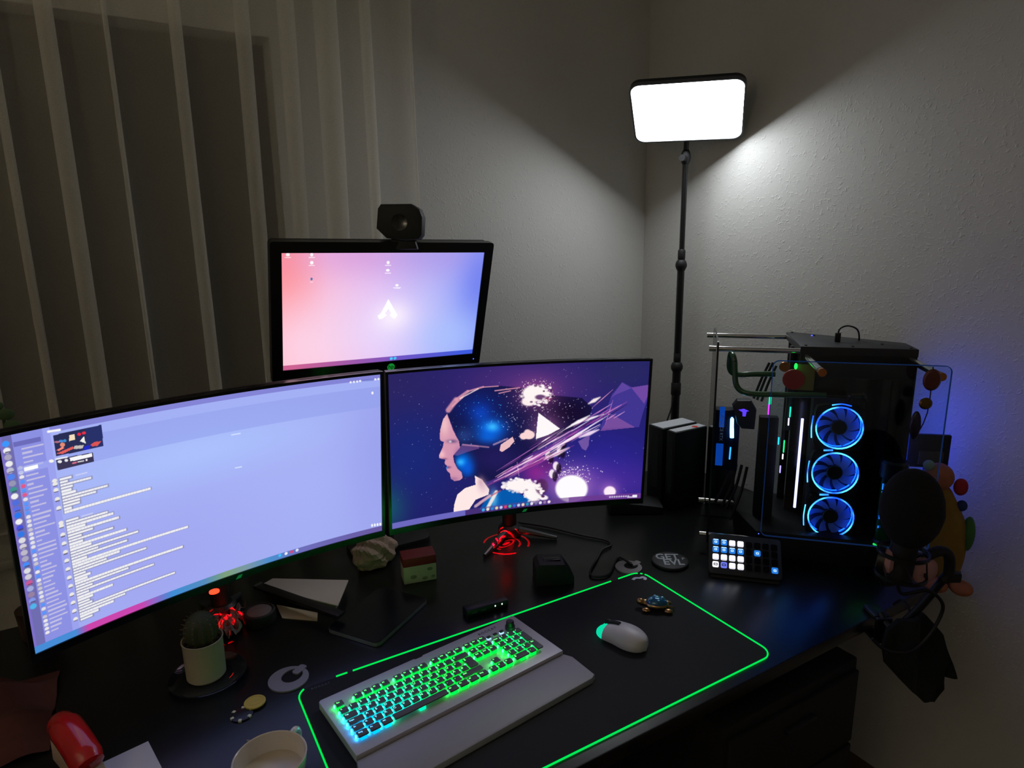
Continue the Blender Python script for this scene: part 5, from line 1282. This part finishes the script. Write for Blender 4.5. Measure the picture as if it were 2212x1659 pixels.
# ------------------------------------------------------------------ plaque and charms at the computer's far side
pq = thing('picture_plaque', 'small dark framed plaque behind the computer glass by the wall', 'plaque', (.636, -.372, ZD), R(-42))
t = bm_new(); bx(t, (-.004, 0, .330), (.098, .012, .088), .002); obj('frame', t, M_MATTE, pq)
t = bm_new(); bx(t, (.002, -.007, .312), (.058, .003, .036), .001); obj('picture', t, mat('faded brown picture', (70, 62, 50), .6, var=.4, scale=40), pq)
t = bm_new(); tube(t, [(0, .012, .36), (0, .02, .18), (0, .01, .012)], .005, 8); lathe(t, [(0, .012), (.022, .010), (.025, 0), (0, 0)], 20, (0, .01, 0)); obj('stand', t, M_BLACK, pq)
ch = thing('charm_string', 'string of dark red and gold round charms on the computer front glass', 'charms', (.395, -.452, ZD), R(-46))
t = bm_new(); lathe(t, [(0, .006), (.014, .005), (.0175, 0), (.014, -.004), (0, -.005)], 26, M=Matrix.Translation((.0, -.060, .572)) @ UP @ Matrix.Scale(1.35, 4, (0, 1, 0))); obj('red_charm', t, mat('dark red enamel', (92, 40, 30), .4), ch)
t = bm_new(); lathe(t, [(0, .005), (.010, .004), (.013, 0), (.010, -.004), (0, -.005)], 24, M=Matrix.Translation((-.006, -.060, .520)) @ UP); obj('gold_charm', t, mat('dull gold charm', (120, 90, 44), .3, .9), ch)
t = bm_new(); ell(t, (-.020, -.058, .470), (.011, .006, .032)); obj('dark_charm', t, mat('dark violet glass', (40, 34, 56), .15, .3), ch)
t = bm_new(); tube(t, [(.0, -.058, .60), (0, -.058, .50), (-.018, -.058, .44)], .0012, 6, 3); obj('cord', t, M_RUBBER, ch)

# small leafy thing peeping over the chat monitor's far corner
lf = thing('leafy_sprig', 'pale green leafy sprig peeping over the corner of the chat monitor', 'plant', (-1.362, .515, ZD), 0)
t = bm_new(); lathe(t, [(0, 0), (.030, 0), (.036, .07), (.033, .07), (0, .062)], 20); obj('pot', t, mat('dark clay pot', (60, 40, 30), .8), lf)
t = bm_new(); tube(t, [(0, 0, .06), (.004, 0, .22), (.008, -.003, .40), (.010, -.004, .52)], .003, 8, 5); obj('stem', t, mat('green stem', (46, 70, 34), .7), lf)
M_LEAF = mat('pale green leaf', (74, 104, 66), .6, var=.15)
for dx, dz, s, a in ((.016, .525, .016, 20), (.004, .545, .012, 80), (-.010, .520, .014, 160), (.024, .500, .015, -30), (.008, .485, .014, 0), (.0, .44, .016, 0)):
    t = bm_new(); ell(t, (dx, -.012, dz), (s, .004, s * .8)); obj('leaf', t, M_LEAF, lf)
